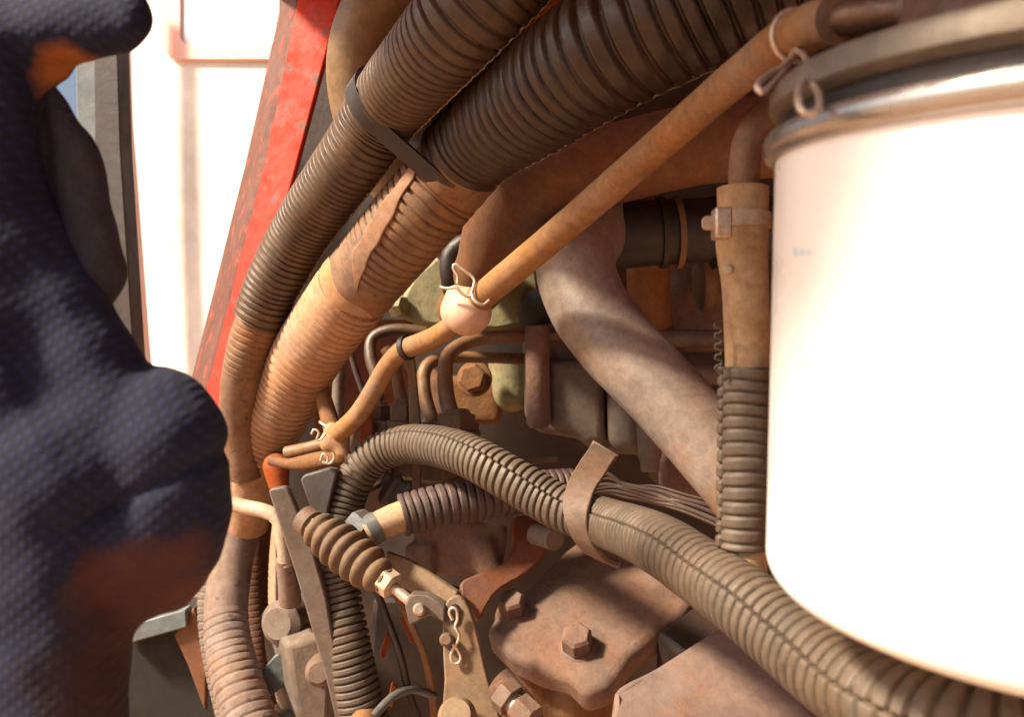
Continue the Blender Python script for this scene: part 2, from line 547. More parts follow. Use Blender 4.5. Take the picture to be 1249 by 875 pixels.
M['ground'] = material('red soil', (0.42, 0.24, 0.14), (0.34, 0.18, 0.10), 0.95, ns=2, bump=0.6, bs=40, bdist=0.02, k=1.0, mottle=0.0)
M['hood'] = material('grimy red hood paint', (0.24, 0.055, 0.03), (0.18, 0.06, 0.04), 0.55, dust=0.3, ns=8, k=1.0)
M['panel_white'] = material('cream enamel', (0.86, 0.84, 0.78), (0.48, 0.46, 0.41), 0.5, ns=6.5, bump=0.02, mottle=0.0, k=1.0)  # grey patches paint in the soft reflections of a pane
M['panel_pink'] = material('overexposed salmon paint', (0.80, 0.47, 0.40), (0.74, 0.42, 0.36), 0.5, ns=12, bump=0.05, k=1.0, mottle=0.0)  # red washed out by overexposure, painted in as salmon
M['post_grey'] = material('grey post', (0.085, 0.085, 0.09), (0.12, 0.115, 0.115), 0.6, dust=0.2, ns=20)
M['post_blue'] = material('blue grey post', (0.33, 0.38, 0.39), (0.26, 0.30, 0.31), 0.5, ns=30)

M['lever'] = material('dirty lever steel', (0.36, 0.25, 0.165), (0.25, 0.165, 0.11), 0.7, dust=0.5, dustcol=(0.42, 0.28, 0.17), ns=40, specks=0.4, k=0.5)
def chipped(name, c, chip, amt=0.58):
    m = material(name, c, tuple(v * 0.8 for v in c), 0.75, ns=40, bump=0.3, k=1.0)
    nt = m.node_tree
    N, L = nt.nodes, nt.links
    b = N['Principled BSDF']
    old = b.inputs['Base Color'].links[0].from_socket
    tc = N.new('ShaderNodeTexCoord')
    ns_ = N.new('ShaderNodeTexNoise')
    ns_.inputs['Scale'].default_value = 85
    ns_.inputs['Detail'].default_value = 8
    ns_.inputs['Roughness'].default_value = 0.7
    L.new(tc.outputs['Object'], ns_.inputs['Vector'])
    mr = N.new('ShaderNodeMapRange')
    mr.inputs['From Min'].default_value = amt
    mr.inputs['From Max'].default_value = amt + 0.05
    L.new(ns_.outputs['Fac'], mr.inputs['Value'])
    mx = N.new('ShaderNodeMix')
    mx.data_type = 'RGBA'
    L.new(mr.outputs[0], mx.inputs[0])
    L.new(old, mx.inputs[6])
    mx.inputs[7].default_value = (*chip, 1)
    L.new(mx.outputs[2], b.inputs['Base Color'])
    return m
M['red_post'] = chipped('chipped red paint', (0.42, 0.034, 0.015), (0.15, 0.05, 0.035), 0.55)
M['brown_post'] = chipped('worn brown paint', (0.11, 0.048, 0.035), (0.26, 0.04, 0.025), 0.55)

def knit():
    m = bpy.data.materials.new('navy knit')
    m.use_nodes = True
    nt = m.node_tree
    N, L = nt.nodes, nt.links
    b = N['Principled BSDF']
    tc = N.new('ShaderNodeTexCoord')
    def nz(scale, d=5):
        x = N.new('ShaderNodeTexNoise')
        x.inputs['Scale'].default_value = scale
        x.inputs['Detail'].default_value = d
        L.new(tc.outputs['Object'], x.inputs['Vector'])
        return x.outputs['Fac']
    def wave(rot, scale):
        mp = N.new('ShaderNodeMapping')
        mp.inputs['Rotation'].default_value = rot
        L.new(tc.outputs['Object'], mp.inputs['Vector'])
        w = N.new('ShaderNodeTexWave')
        w.wave_type = 'BANDS'
        w.bands_direction = 'X'
        w.inputs['Scale'].default_value = scale
        w.inputs['Distortion'].default_value = 1.0
        w.inputs['Detail'].default_value = 2
        w.inputs['Detail Scale'].default_value = 0.6
        L.new(mp.outputs[0], w.inputs['Vector'])
        return w.outputs['Fac']
    def mth(op, a, c):
        x = N.new('ShaderNodeMath')
        x.operation = op
        for v, i in ((a, 0), (c, 1)):
            if isinstance(v, (int, float)):
                x.inputs[i].default_value = v
            else:
                L.new(v, x.inputs[i])
        return x.outputs[0]
    def mr(v, a, c, p=0.0, q=1.0):
        x = N.new('ShaderNodeMapRange')
        for i, k in zip(('From Min', 'From Max', 'To Min', 'To Max'), (a, c, p, q)):
            x.inputs[i].default_value = k
        L.new(v, x.inputs['Value'])
        return x.outputs[0]
    def mix(f, a, c):
        x = N.new('ShaderNodeMix')
        x.data_type = 'RGBA'
        for v, i in ((f, 0), (a, 6), (c, 7)):
            if isinstance(v, tuple):
                x.inputs[i].default_value = (*v, 1)
            else:
                L.new(v, x.inputs[i])
        return x.outputs[2]
    st = mth('MULTIPLY', wave((0, math.radians(38), 0), 135), wave((0, math.radians(-52), 0), 135))
    col = mix(mr(st, 0.05, 0.7), (0.0034, 0.0054, 0.0190), (0.0066, 0.0105, 0.038))
    # grey-brown grime, patches
    col = mix(mr(nz(38), 0.58, 0.78, 0, 0.30), col, (0.011, 0.0095, 0.012))
    gp = N.new('ShaderNodeNewGeometry')
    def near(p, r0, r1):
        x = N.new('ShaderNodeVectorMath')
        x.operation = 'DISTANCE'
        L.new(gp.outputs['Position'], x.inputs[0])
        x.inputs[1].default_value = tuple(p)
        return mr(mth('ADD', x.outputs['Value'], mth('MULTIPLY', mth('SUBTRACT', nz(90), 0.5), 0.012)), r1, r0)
    # red bounce light painted into the knit: rust brown underside, orange finger crook
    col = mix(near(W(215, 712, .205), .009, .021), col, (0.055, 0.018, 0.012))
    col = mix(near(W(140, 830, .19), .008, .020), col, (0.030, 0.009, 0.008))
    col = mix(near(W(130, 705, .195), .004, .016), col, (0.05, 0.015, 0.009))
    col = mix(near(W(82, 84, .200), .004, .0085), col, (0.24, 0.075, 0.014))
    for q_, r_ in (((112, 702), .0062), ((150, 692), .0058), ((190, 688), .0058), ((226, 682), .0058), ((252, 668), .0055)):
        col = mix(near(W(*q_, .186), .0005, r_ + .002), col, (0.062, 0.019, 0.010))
    L.new(col, b.inputs['Base Color'])
    b.inputs['Roughness'].default_value = 0.95
    b.inputs['Sheen Weight'].default_value = 0.0
    b.inputs['Sheen Roughness'].default_value = 0.5
    bp = N.new('ShaderNodeBump')
    bp.inputs['Strength'].default_value = 0.15
    bp.inputs['Distance'].default_value = 0.0012
    L.new(mth('ADD', st, mth('MULTIPLY', nz(600), 0.5)), bp.inputs['Height'])
    L.new(bp.outputs[0], b.inputs['Normal'])
    return m
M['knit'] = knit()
M['dark_void'] = material('black gap shade', (0.010, 0.008, 0.006), (0.016, 0.011, 0.008), 0.8, ns=30, k=1.0, mottle=0.2)  # near black base colour paints in the gap's shade
M['grime_knit'] = material('grimy grey knit', (0.024, 0.024, 0.036), (0.034, 0.029, 0.033), 0.95, ns=60, bump=0.9, bs=420, bdist=0.0012, specks=0.4, k=1.0)
M['palm'] = material('orange brown bounce tint', (0.30, 0.095, 0.02), (0.16, 0.05, 0.02), 0.85, ns=45, bump=0.8, bs=420, bdist=0.001, k=1.0)  # bounce light on the glove put into the colour

M['palm_dark'] = material('rust brown bounce tint', (0.075, 0.022, 0.012), (0.035, 0.014, 0.012), 0.9, ns=25, bump=0.5, bs=420, bdist=0.001, k=1.0)  # darker version of the same painted bounce light

# ------------------------------------------------------------------ the setting
g = mk('ground', [(-60, -60, 0), (60, -60, 0), (60, 60, 0), (-60, 60, 0)], [(0, 1, 2, 3)], M['ground'], smooth=0)
g['kind'] = 'structure'

# engine hood over the bay (its underside shades the upper hoses)
def world_box(name, lo, hi, mat, parent=None, bevel=0.002):
    x0, y0, z0 = lo
    x1, y1, z1 = hi
    V = [(x0, y0, z0), (x1, y0, z0), (x1, y1, z0), (x0, y1, z0), (x0, y0, z1), (x1, y0, z1), (x1, y1, z1), (x0, y1, z1)]
    f = [(0, 3, 2, 1), (4, 5, 6, 7), (0, 1, 5, 4), (1, 2, 6, 5), (2, 3, 7, 6), (3, 0, 4, 7)]
    return mk(name, V, f, mat, parent, bevel=bevel)
hood = thing('engine_hood', 'red sheet metal hood roofing over the engine bay', 'hood', (0.25, 0.5, 1.20))
world_box('top_sheet', (-0.16, 0.07, 1.20), (0.62, 1.0, 1.206), M['hood'], hood)
world_box('added_light_blocker', (0.62, 0.07, 0.45), (0.626, 1.0, 1.206), M['hood'], hood)  # added panel out of view, blocks light from the right

# ---- outside, seen through the gap beside the red post
def DD(px):          # the door stands at an angle: nearer towards the bay
    return 1.0 / (0.95 + 0.0004 * (px - 128))
cp = thing('cab_door', 'overexposed cream enamel panel with rounded window beyond the red post', 'panel', W(250, 600, 0.95))
prism('panel_sheet', [(128, -120, DD(128)), (430, -120, DD(430)), (330, 560, DD(330)), (150, 560, DD(150))], M['panel_white'], 0.02, cp)
def rrect(x0, y0, x1, y1, r, d, n=5):
    out = []
    for cx, cy, a0 in ((x1 - r, y0 + r, -90), (x1 - r, y1 - r, 0), (x0 + r, y1 - r, 90), (x0 + r, y0 + r, 180)):
        for k in range(n + 1):
            a = math.radians(a0 + 90 * k / n)
            qx = cx + r * math.cos(a)
            out.append((qx, cy + r * math.sin(a), d(qx) if callable(d) else d))
    return out
def frame_ring(name, outer, inner, mat, thick, parent):
    A = np.array([W(*p) for p in outer])
    B = np.array([W(*p) for p in inner])
    D = FWD * thick
    n = len(A)
    V = np.vstack([A, B, A + D, B + D])
    f = []
    for i in range(n):
        j = (i + 1) % n
        f += [(i, j, n + j, n + i), (2 * n + i, 3 * n + i, 3 * n + j, 2 * n + j), (i, 2 * n + i, 2 * n + j, j), (n + i, n + j, 3 * n + j, 3 * n + i)]
    return mk(name, V, f, mat, parent, bevel=0.001)
wf = frame_ring('window_frame', rrect(196, -90, 352, 72, 22, lambda x: DD(x) - .009), rrect(220, -70, 336, 54, 12, lambda x: DD(x) - .009), M['panel_pink'], 0.0085, cp)
prism('pane', rrect(219, -72, 337, 55, 12, lambda x: DD(x) - .004), M['can'], 0.003, wf, bevel=0)
tag(prism('painted_edge_strip', [(134, -40, 0.98), (148, -40, 0.97), (154, 150, 0.97), (178, 470, 0.97), (160, 470, 0.98), (139, 150, 0.98)], M['panel_pink'], 0.01),
    'thin overexposed salmon edge strip between grey post and cream panel', 'trim strip')
tag(prism('upright_post', [(112, -40, 0.62), (140, -40, 0.62), (147, 180, 0.62), (166, 480, 0.62), (120, 480, 0.62)], M['post_grey'], 0.02),
    'dark grey upright post behind the navy knit glove', 'post')
tag(prism('metal_rail', [(90, -40, 0.70), (117, -40, 0.70), (125, 480, 0.70), (100, 480, 0.70)], M['post_blue'], 0.02),
    'pale blue grey metal rail beside the dark grey post', 'post')

# ---- red post at the edge of the bay
rp = thing('door_post', 'scratched red painted post slanting down beside the bright opening', 'post', W(255, 480, 0.56))
prism('post_face', [(375, -60, 0.545), (430, -60, 0.535), (352, 235, 0.535), (262, 520, 0.535), (240, 520, 0.545), (322, 200, 0.545)], M['red_post'], 0.004, rp, bevel=0.001)
prism('post_return', [(357, -60, 0.60), (375, -60, 0.5465), (322, 200, 0.5465), (240, 520, 0.5465), (219, 520, 0.60), (299, 200, 0.60)], M['brown_post'], 0.003, rp, bevel=0.0008)

# ------------------------------------------------------------------ engine: block and its castings
eb = thing('engine_block', 'dark dust covered engine block filling the back of the bay', 'engine', W(700, 1100, 0.66))
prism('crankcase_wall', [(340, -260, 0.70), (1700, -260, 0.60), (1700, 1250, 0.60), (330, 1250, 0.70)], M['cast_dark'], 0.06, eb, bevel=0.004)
prism('cylinder_head', [(640, 395, .50), (800, 395, .50), (870, 470, .50), (870, 520, .50), (806, 562, .50), (776, 556, .50), (726, 553, .50), (704, 536, .50), (655, 528, .50), (641, 508, .50)], M['cast_grey'], .09, eb, bevel=.004, segs=3)
prism('pump_box', [(808, 556, .465), (884, 548, .465), (886, 606, .465), (850, 612, .465), (812, 604, .465)], M['cast'], .06, eb, bevel=.004, segs=3)
prism('stepped_casting', [(668, 440, .485), (738, 440, .485), (740, 545, .485), (715, 545, .485), (700, 530, .485), (670, 524, .485)], M['cast_grey'], .02, eb, bevel=.006, segs=5)
prism('stepped_casting', [(742, 440, .476), (782, 440, .476), (784, 556, .476), (745, 552, .476)], M['cast_grey'], .03, eb, bevel=.008, segs=5)
def field_tops(G):
    a = rbox(G, (805, 350, 30), (30, 62, 40), 10)
    b = seg_cone(G, (842, 345, 10), (900, 340, 10), 34, 34)
    c = rbox(G, (840, 395, 20), (60, 34, 30), 8)
    return smin(smin(a, b, 8), c, 10)
nets('manifold_boss', (755, 270, -50), (950, 450, 85), 4.5, field_tops, 0.55, M['cast'], eb)
lathe('collar', W(852, 342, 0.515), W(866, 341, 0.515), [(0, .0185), (.3, .0195), (.7, .0195), (1, .0185)], M['pipe'], eb)
prism('gusset', [(640, 300, .57), (770, 300, .57), (772, 410, .57), (640, 412, .57)], M['cast_red'], 0.02, eb, bevel=.003)
lathe('pillar', W(655, 398, .485), W(657, 522, .485), [(0, .0068), (.95, .0068), (1, .005)], M['cast'], eb)
lathe('manifold_pipe', W(790, 312, .49), W(792, 402, .50), [(0, .012), (.5, .0125), (1, .014)], M['cast_orange'], eb)
lathe('stub', W(790, 488, 0.455), W(793, 575, 0.455), [(0, .0062), (.8, .0062), (.86, .0052), (1, .0050)], M['cast_grey'], eb)
lathe('stub_ring', W(868, 560, 0.475), W(873, 610, 0.475), [(0, .006), (.1, .008), (.9, .008), (1, .006)], M['cast_grey'], eb)

# red back plate + greenery of the far side
tag(prism('pump_housing', roundpoly([(497, 348, .545), (525, 318, .545), (560, 296, .545), (640, 290, .545), (650, 395, .545), (497, 393, .545)], 3), M['green'], 0.05, bevel=.003),
    'pale green casting glimpsed behind the spring clip and ball joint', 'housing')
tag(lathe('plug', W(493, 373, .54), W(478, 374, .545), [(0, .006), (.4, .0075), (.8, .0075), (1, .005)], M['green'], n=6, smooth=25),
    'small pale green hex plug on the side of the green casting', 'plug')
tag(prism('mounting_lug', roundpoly([(612, 350, .55), (690, 345, .55), (700, 400, .55), (640, 410, .55), (615, 400, .55)], 3), M['green'], .03, bevel=.003),
    'olive green lug behind the top of the grey hose', 'lug')
tag(lathe('rubber_washer', W(653, 380, .525), W(668, 378, .54), [(0, .008), (.1, .0135), (.8, .0135), (1, .012)], M['black']),
    'round black rubber washer on the olive green lug', 'washer')
tag(nets('cream_canister', (585, 430, -40), (660, 530, 60), 4, lambda G: seg_cone(G, (622, 440, 15), (624, 478, 15), 27, 25), .55, M['green']),
    'pale rounded canister below the two horizontal fuel lines', 'canister')
tag(prism('teal_bracket', [(588, 452, .56), (612, 440, .56), (616, 468, .56), (600, 478, .56)], M['blue'], .01),
    'small teal plate peeking out under the fuel lines', 'plate')
ob = thing('flange_block', 'orange dusty flange with bolt head under the fuel lines', 'flange', W(565, 500, .56))
nets('flange', (505, 425, -30), (620, 540, 60), 4, lambda G: smin(rbox(G, (568, 488, 20), (44, 30, 24), 9), seg_cone(G, (525, 460, 10), (527, 478, 10), 12, 12), 8), .555, M['cast_orange'], ob)
hexhead('bolt_head', W(578, 462, .535), W(566, 458, .50) - W(578, 462, .535), .016, .009, M['cast_orange'], ob)

# ------------------------------------------------------------------ upper left: two corrugated hoses and strap
ha = thing('corrugated_hose', 'slimmer brown corrugated hose running over the red post side', 'hose', W(300, 520, .45), 'corrugated hoses under the hood')
A_ctrl = [(730, -165, 138, .295), (640, -60, 130, .305), (560, 27, 119, .32), (476, 125, 95, .375), (437, 183, 86, .395), (372, 276, 74, .43), (335, 342, 67, .445), (316, 390, 62, .452)]
tube('conduit', A_ctrl, M['conduit_mid'], ha, nang=40, ribs=[(0, 3, .0044, .10), (3, 7, .0034, .085)], seam=-1.25, wob=.004)
tube('inner_hose', [(330, 350, 58, .446), (318, 385, 56, .452), (304, 425, 53, .457), (294, 470, 48, .465), (291, 520, 44, .475), (300, 580, 42, .485)], M['conduit_tan'], ha, nang=32, ribs=[(0, 2.6, .0034, .045)], wob=.012)
hb = thing('corrugated_hose', 'thick corrugated hose, dark above the strap and caked in pale dust below', 'hose', W(310, 640, .5), 'corrugated hoses under the hood')
B1 = [(1010, -75, 180, .262), (870, -8, 168, .275), (745, 56, 156, .295), (645, 125, 134, .335), (590, 166, 114, .37), (560, 195, 108, .385)]
tube('conduit', B1, M['conduit_dark'], hb, nang=44, ribs=[(0, 5, .0060, .11)], seam=-1.40, wob=.003)
B2 = [(590, 166, 98, .374), (548, 216, 104, .39), (522, 246, 104, .396), (480, 296, 101, .41), (430, 356, 94, .43), (380, 425, 85, .455), (348, 487, 77, .475), (325, 540, 68, .49), (310, 585, 58, .50), (300, 640, 52, .515)]
tube('inner_hose', B2[:5], M['conduit_tan'], hb, nang=40, ribs=[(1.2, 3.5, .0040, .075)], wob=.008)
tube('lower_hose', [(442, 341, 95, .426)] + B2[4:], M['hose_tan'], hb, nang=40, ribs=[(1.0, 4.4, .0040, .06)], wob=.006, rscale=1.025)
# wrinkled tape along the hose
XB = lift(B2)
for a, b, t0, t1, sc in ((0.9, 3.6, 0.45, 1.0, 1.03),):
    dense, ids = catmull(XB, 40)
    sub = dense[(ids >= a) & (ids <= b)][::4]
    P = Path(sub, .002)
    n, m = len(P.t), 12
    V = []
    for i in range(n):
        u_ = i / (n - 1)
        e = .03 * math.sin(P.t[i] * 160) + .02 * math.sin(P.t[i] * 433)
        ta, tb = .70 - .75 * u_ + e, 1.0 - .45 * u_ - e
        if u_ > .8:
            tb = tb - (u_ - .8) * 3.2
        for j in range(m):
            th = ta + (max(tb, ta + .02) - ta) * j / (m - 1)
            r = P.rad[i] * (sc + .007 * math.sin(th * 9 + P.t[i] * 150))
            V.append(P.pos[i] + r * (math.cos(th) * P.N[i] + math.sin(th) * P.B[i]))
    o = mk('tape', V, grid_faces(n, m, False), M['tape'], hb, smooth=180)
    s_ = o.modifiers.new('wall', 'SOLIDIFY')
    s_.thickness = .0006
def fringe(ctrl, theta, c0, c1, pitch, wd, mat, parent):
    P = Path(lift(ctrl), pitch / 2)
    ids_ = [i for i in range(len(P.t)) if c0 <= P.cid[i] <= c1]
    pp_ = []
    for q, i in enumerate(ids_):
        th = theta + (wd if q % 2 else -wd) * (1 + .5 * math.sin(i * 1.7))
        pp_.append(P.pos[i] + P.rad[i] * 1.015 * (math.cos(th) * P.N[i] + math.sin(th) * P.B[i]))
    wire('split_edge', pp_, .00045, mat, parent, nang=6, lifted=True)
fringe(A_ctrl, -1.22, .8, 6.4, .0042, .05, M['tan_hose'], ha)
fringe(B1, -1.30, .5, 4.6, .0058, .05, M['steel'], hb)
# strap round both hoses
cA, cB = W(474, 128, .378), W(556, 196, .388)
rA, rB = .0182, .0208
ax = nrm(nrm(W(437, 183, .395) - W(520, 75, .35)) + nrm(W(522, 246, .396) - W(590, 166, .372)))
u = cB - cA
u = nrm(u - ax * np.dot(u, ax))
v = np.cross(ax, u)
cBp = cB - ax * np.dot(cB - cA, ax) * 0
pts = []
for k in range(13):
    a = math.radians(90 + 180 * k / 12)
    pts.append(cA + rA * (math.cos(a) * u + math.sin(a) * v))
for k in range(13):
    a = math.radians(-90 + 180 * k / 12)
    pts.append(cBp + rB * (math.cos(a) * u + math.sin(a) * v))
tag(ribbon('cable_strap', pts, ax, .0085, .0016, M['strap'], n=4, closed=True), 'flat black strap binding the two corrugated hoses together', 'strap')
tag(tube('coolant_hose', [(560, -110, 78, .46), (480, -25, 78, .46), (442, 45, 76, .465), (438, 115, 74, .475), (462, 190, 70, .485), (520, 260, 66, .50), (600, 330, 60, .53)], M['beige_hose'], nang=28),
    'smooth beige hose curving behind the corrugated hoses at the red post', 'hose')

# ------------------------------------------------------------------ right: oil filter
FC = np.array([0.108, 0.168])
zt, zb = 1.0265, 0.9375
of = thing('oil_filter', 'large white spin-on filter canister, overexposed beside the tan vertical hose', 'filter', (FC[0], FC[1], zb))
def can_prof(z0, z1, r):
    pr = []
    for k in range(9):
        a = math.radians(90 * k / 8)
        pr.append((z0 + .007 - .007 * math.cos(a), r - .007 + .007 * math.sin(a)))
    pr += [(z1, r)]
    return pr
def zlathe(name, prof, mat, parent, n=96, smooth=40):
    p0 = np.array([FC[0], FC[1], 0.0])
    return lathe(name, p0, p0 + np.array([0, 0, 1.0]), prof, mat, parent, n=n, smooth=smooth)
zlathe('can', [(zb, .03)] + can_prof(zb, zt + .003, .055), M['can'], of)
zlathe('rim', [(zt, .0552), (zt + .0006, .0568), (zt + .002, .0576), (zt + .0038, .0576), (zt + .0052, .0568), (zt + .0056, .053)], M['rim'], of)
zlathe('gasket', [(zt + .0054, .0530), (zt + .0092, .0530)], M['black'], of)
# faint print on the can
def mark(pts, parent):
    """small curved patch on the can, between pixel columns, at pixel row"""
    for (x0, x1, y0, y1) in pts:
        V = []
        n = 6
        for i in range(n + 1):
            for yy in (y0, y1):
                px = x0 + (x1 - x0) * i / n
                dvec = W(px, yy, 1.0) - CAM
                a = dvec[0] ** 2 + dvec[1] ** 2
                b = -2 * (dvec[0] * FC[0] + dvec[1] * FC[1])
                c = FC @ FC - .05515 ** 2
                t = (-b - math.sqrt(b * b - 4 * a * c)) / (2 * a)
                V.append(CAM + dvec * t)
        f = [(2 * i, 2 * i + 1, 2 * i + 3, 2 * i + 2) for i in range(n)]
        mk('printed_mark', V, f, M['print'], parent, smooth=180)
mark([(969, 988, 438, 442), (1042, 1070, 441, 444), (1162, 1186, 445, 448), (967, 972, 302, 312), (976, 981, 304, 311), (984, 989, 305, 310)], of)

fh = thing('filter_head', 'dusty alloy filter head ring above the white canister', 'filter head', (FC[0], FC[1], zt + .009))
zlathe('ring', [(zt + .0090, .048), (zt + .0092, .0545), (zt + .0105, .0563), (zt + .0135, .0563), (zt + .0152, .0552), (zt + .0165, .050), (zt + .0175, .036)], M['head'], fh)
zlathe('neck', [(zt + .0170, .034), (zt + .030, .031), (zt + .060, .031)], M['cast'], fh, n=10, smooth=30)

# thin orange hose with metal pipe and clip
H = thing('fuel_hose', 'long straight orange dusted hose crossing from filter head to ball joint', 'hose', W(580, 365, .385))
tube('hose', [(1018, 24, 60, .185), (990, 32, 57, .192), (955, 50, 53, .206), (925, 73, 49, .221), (880, 110, 45, .244), (800, 180, 41, .282), (700, 267, 37, .325), (620, 335, 35, .364), (578, 370, 34, .386)], M['orange_hose'], H, nang=28, wob=.012)
tag(tube('metal_pipe', [(995, 30, 40, .191), (1040, 20, 40, .184), (1085, 14, 40, .180), (1150, 8, 40, .174), (1190, 6, 40, .172)], M['steel'], nang=24),
    'short grey steel pipe plugged into the end of the orange hose', 'pipe')
tag(lathe('pipe_collar', W(1098, 13, .1788), W(1132, 9.8, .1757), [(0, .0036), (.05, .0046), (.9, .0046), (1, .0042)], M['head']), 'brown collar on the steel pipe behind the filter head', 'collar')
cl = thing('spring_clip', 'bent wire spring clip with two loops hanging from the orange hose', 'hose clip', W(960, 138, .16))
hc = W(970, 43, .2000)
hax = nrm(W(925, 73, .221) - W(1018, 24, .185))
rad = .0057
e1 = nrm(CAM - hc - hax * np.dot(CAM - hc, hax))
e2 = np.cross(hax, e1)
arc = [hc + rad * (math.cos(a) * e1 + math.sin(a) * e2) for a in np.linspace(math.radians(130), math.radians(-130), 15)]
if arc[0][2] > arc[-1][2]:
    arc = arc[::-1]
wire('band', arc, .0008, M['wire'], cl, lifted=True)
wire('loop', [(968, 62, .194), (962, 78, .190), (952, 91, .182), (937, 107, .172), (928, 112, .170), (924, 104, .171), (934, 93, .176), (951, 84, .184), (962, 73, .190)], .00075, M['wire'], cl)
wire('loop', [(970, 60, .194), (980, 67, .186), (985, 79, .172), (981, 94, .158), (974, 112, .150), (976, 132, .147), (986, 139, .146), (998, 133, .146), (999, 116, .149), (989, 98, .155), (982, 91, .160)], .00070, M['wire'], cl)

# ball joint + clip at the lower end
bj = thing('ball_joint', 'rounded pale fitting joining the orange hose to the lower hose', 'fitting', W(568, 410, .39))
bc = W(569, 378, .388)
nets('ball', (522, 332, -50), (618, 424, 50), 2.6, lambda G: smin(seg_cone(G, (570, 380, 0), (566, 379, 4), 30, 29), seg_cone(G, (555, 358, -2), (562, 366, -2), 10, 14), 8), .388, M['ball'], bj)
bcl = tag(wire('wire_clip', [(537, 350, .375), (545, 352, .374), (556, 351, .373), (562, 357, .373), (572, 362, .373), (577, 352, .373), (578, 340, .374), (566, 330, .374), (555, 322, .374), (553, 328, .374), (558, 336, .374), (558, 346, .374)], .0007, M['wire']),
    'thin bent wire clip on the pale ball fitting', 'hose clip')
tag(wire('wire_clip', [(575, 356, .372), (577, 364, .370), (583, 370, .369), (590, 372, .37), (597, 366, .3715)], .0007, M['wire']), 'curved wire end wrapped round the orange hose bottom', 'hose clip')
lh = thing('fuel_hose', 'short orange hose bending down from the pale ball fitting', 'hose', W(410, 530, .43))
tube('hose', [(556, 394, 26, .40), (533, 410, 26, .405), (510, 420, 26, .412), (490, 428, 25, .42), (472, 448, 24, .425), (455, 478, 24, .43), (436, 507, 24, .433), (410, 532, 24, .436)], M['orange_hose'], lh, nang=22, wob=.012)
tube('ring_clip', [(494, 425, 31, .418), (499, 423.5, 31, .4165)], M['black'], lh, nang=20, step=.001)

# ------------------------------------------------------------------ hose, clamp, sleeve beside the filter
ep = tag(tube('elbow_pipe', [(1010, 112, 34, .245), (965, 122, 38, .248), (932, 140, 40, .25), (913, 170, 40, .25), (908, 205, 40, .25), (907, 245, 40, .25)], M['pipe'], nang=26, rscale=.95),
         'bent metal elbow pipe leaving the filter head', 'pipe')
vh = thing('breather_hose', 'tan dusted vertical hose beside the white canister', 'hose', W(908, 690, .25))
tube('hose', [(906, 229, 62, .25), (906, 262, 61, .25), (905, 300, 63, .25), (906, 318, 60, .25), (909, 350, 56, .25), (911, 400, 55, .25), (912, 450, 54, .25), (910, 560, 53, .25), (908, 715, 53, .25)], M['tan_hose'], vh, nang=32, wob=.006)
lathe('paint_dot', W(889, 329, .2418), W(888.5, 329, .2400), [(0, .0017), (.6, .0016), (1, .0009)], M['pale'], vh, n=10)
sl_ = tube('split_sleeve', [(910, 448, 68, .25), (909, 500, 67, .25), (908, 560, 66, .25), (907, 620, 65, .25), (905, 668, 63, .25)], M['loom'], vh, nang=36, ribs=[(0, 4, .0040, .10)], seam=1.0, seam_w=.075, seam_d=.25, wob=.014)
# frayed toothed edge of the sleeve standing above it on the left
pts = []
for k in range(5):
    yy = 394 + k * 13
    pts += [(872, yy), (872, yy + 6), (880, yy + 6.5), (880, yy + 12.5)]
wp = []
for (xa, ya), (xb, yb) in zip(pts[:-1], pts[1:]):
    for t in (.08, .5, .92):
        wp.append((xa + (xb - xa) * t, ya + (yb - ya) * t, .2435))
wire('toothed_edge', wp, .00042, M['loom'], vh, nang=6)
tube('end_sleeve', [(905, 660, 60, .251), (908, 720, 58, .252)], M['blue'], vh, nang=24)
kc = thing('hose_clamp', 'light metal band clamp with square lug on the tan vertical hose', 'clamp', W(900, 290, .25))
tube('band', [(906, 261, 67, .25), (906, 279, 67, .25)], M['pale'], kc, nang=40, step=.001)
prism('lug', rrect(873, 252, 894, 290, 3, .2335, 3), M['zinc'], .006, kc, bevel=.0006)
prism('tab', rrect(857, 263, 880, 280, 6, .236, 4), M['pale'], .0015, kc, bevel=.0003)

# ------------------------------------------------------------------ middle: brown elbow, black tube, grey hose
tag(tube('radiator_hose', [(1000, 165, 100, .40), (920, 168, 100, .405), (840, 178, 98, .41), (760, 197, 98, .415), (690, 213, 104, .42), (648, 234, 110, .43), (618, 272, 104, .445), (594, 328, 78, .47), (560, 380, 56, .52)], M['brown_hose'], nang=36, wob=.012),
    'wide brown rubber hose bending behind the orange hose', 'hose')
tag(tube('elbow_seal', [(596, 300, 24, .475), (570, 295, 24, .475), (549, 312, 23, .475), (548, 340, 22, .475), (552, 362, 20, .48)], M['black'], nang=18),
    'black rubber elbow curving round the end of the brown hose', 'seal')
bt = thing('black_coupling', 'black rubber coupling with clamp rings beneath the brown hose', 'coupling', W(800, 320, .46))
tube('sleeve', [(722, 290, 84, .435), (760, 287, 82, .435), (800, 284, 80, .435), (870, 280, 78, .435), (960, 276, 76, .435)], M['black'], bt, nang=32, wob=.006)
for x in (803, 822, 868):
    tube('ring', [(x, 284, 88, .435), (x + 7, 283.5, 88, .435)], M['strap'] if x != 822 else M['pipe'], bt, nang=32, step=.001)
tag(tube('radiator_hose', [(762, 262, 84, .48), (738, 268, 90, .45), (713, 290, 95, .42), (702, 325, 98, .40), (716, 370, 98, .39), (752, 420, 98, .38), (800, 470, 98, .37), (850, 525, 98, .36), (905, 590, 98, .352), (960, 660, 98, .35)], M['grey_hose'], nang=44, wob=.008),
    'thick grey dusty hose slanting down towards the split sleeve', 'hose')
tag(tube('coolant_rail', [(800, 412, 22, .49), (850, 413, 22, .49), (930, 414, 22, .49)], M['cast_grey'], nang=16), 'grey horizontal rail between grey hose and tan vertical hose', 'pipe')
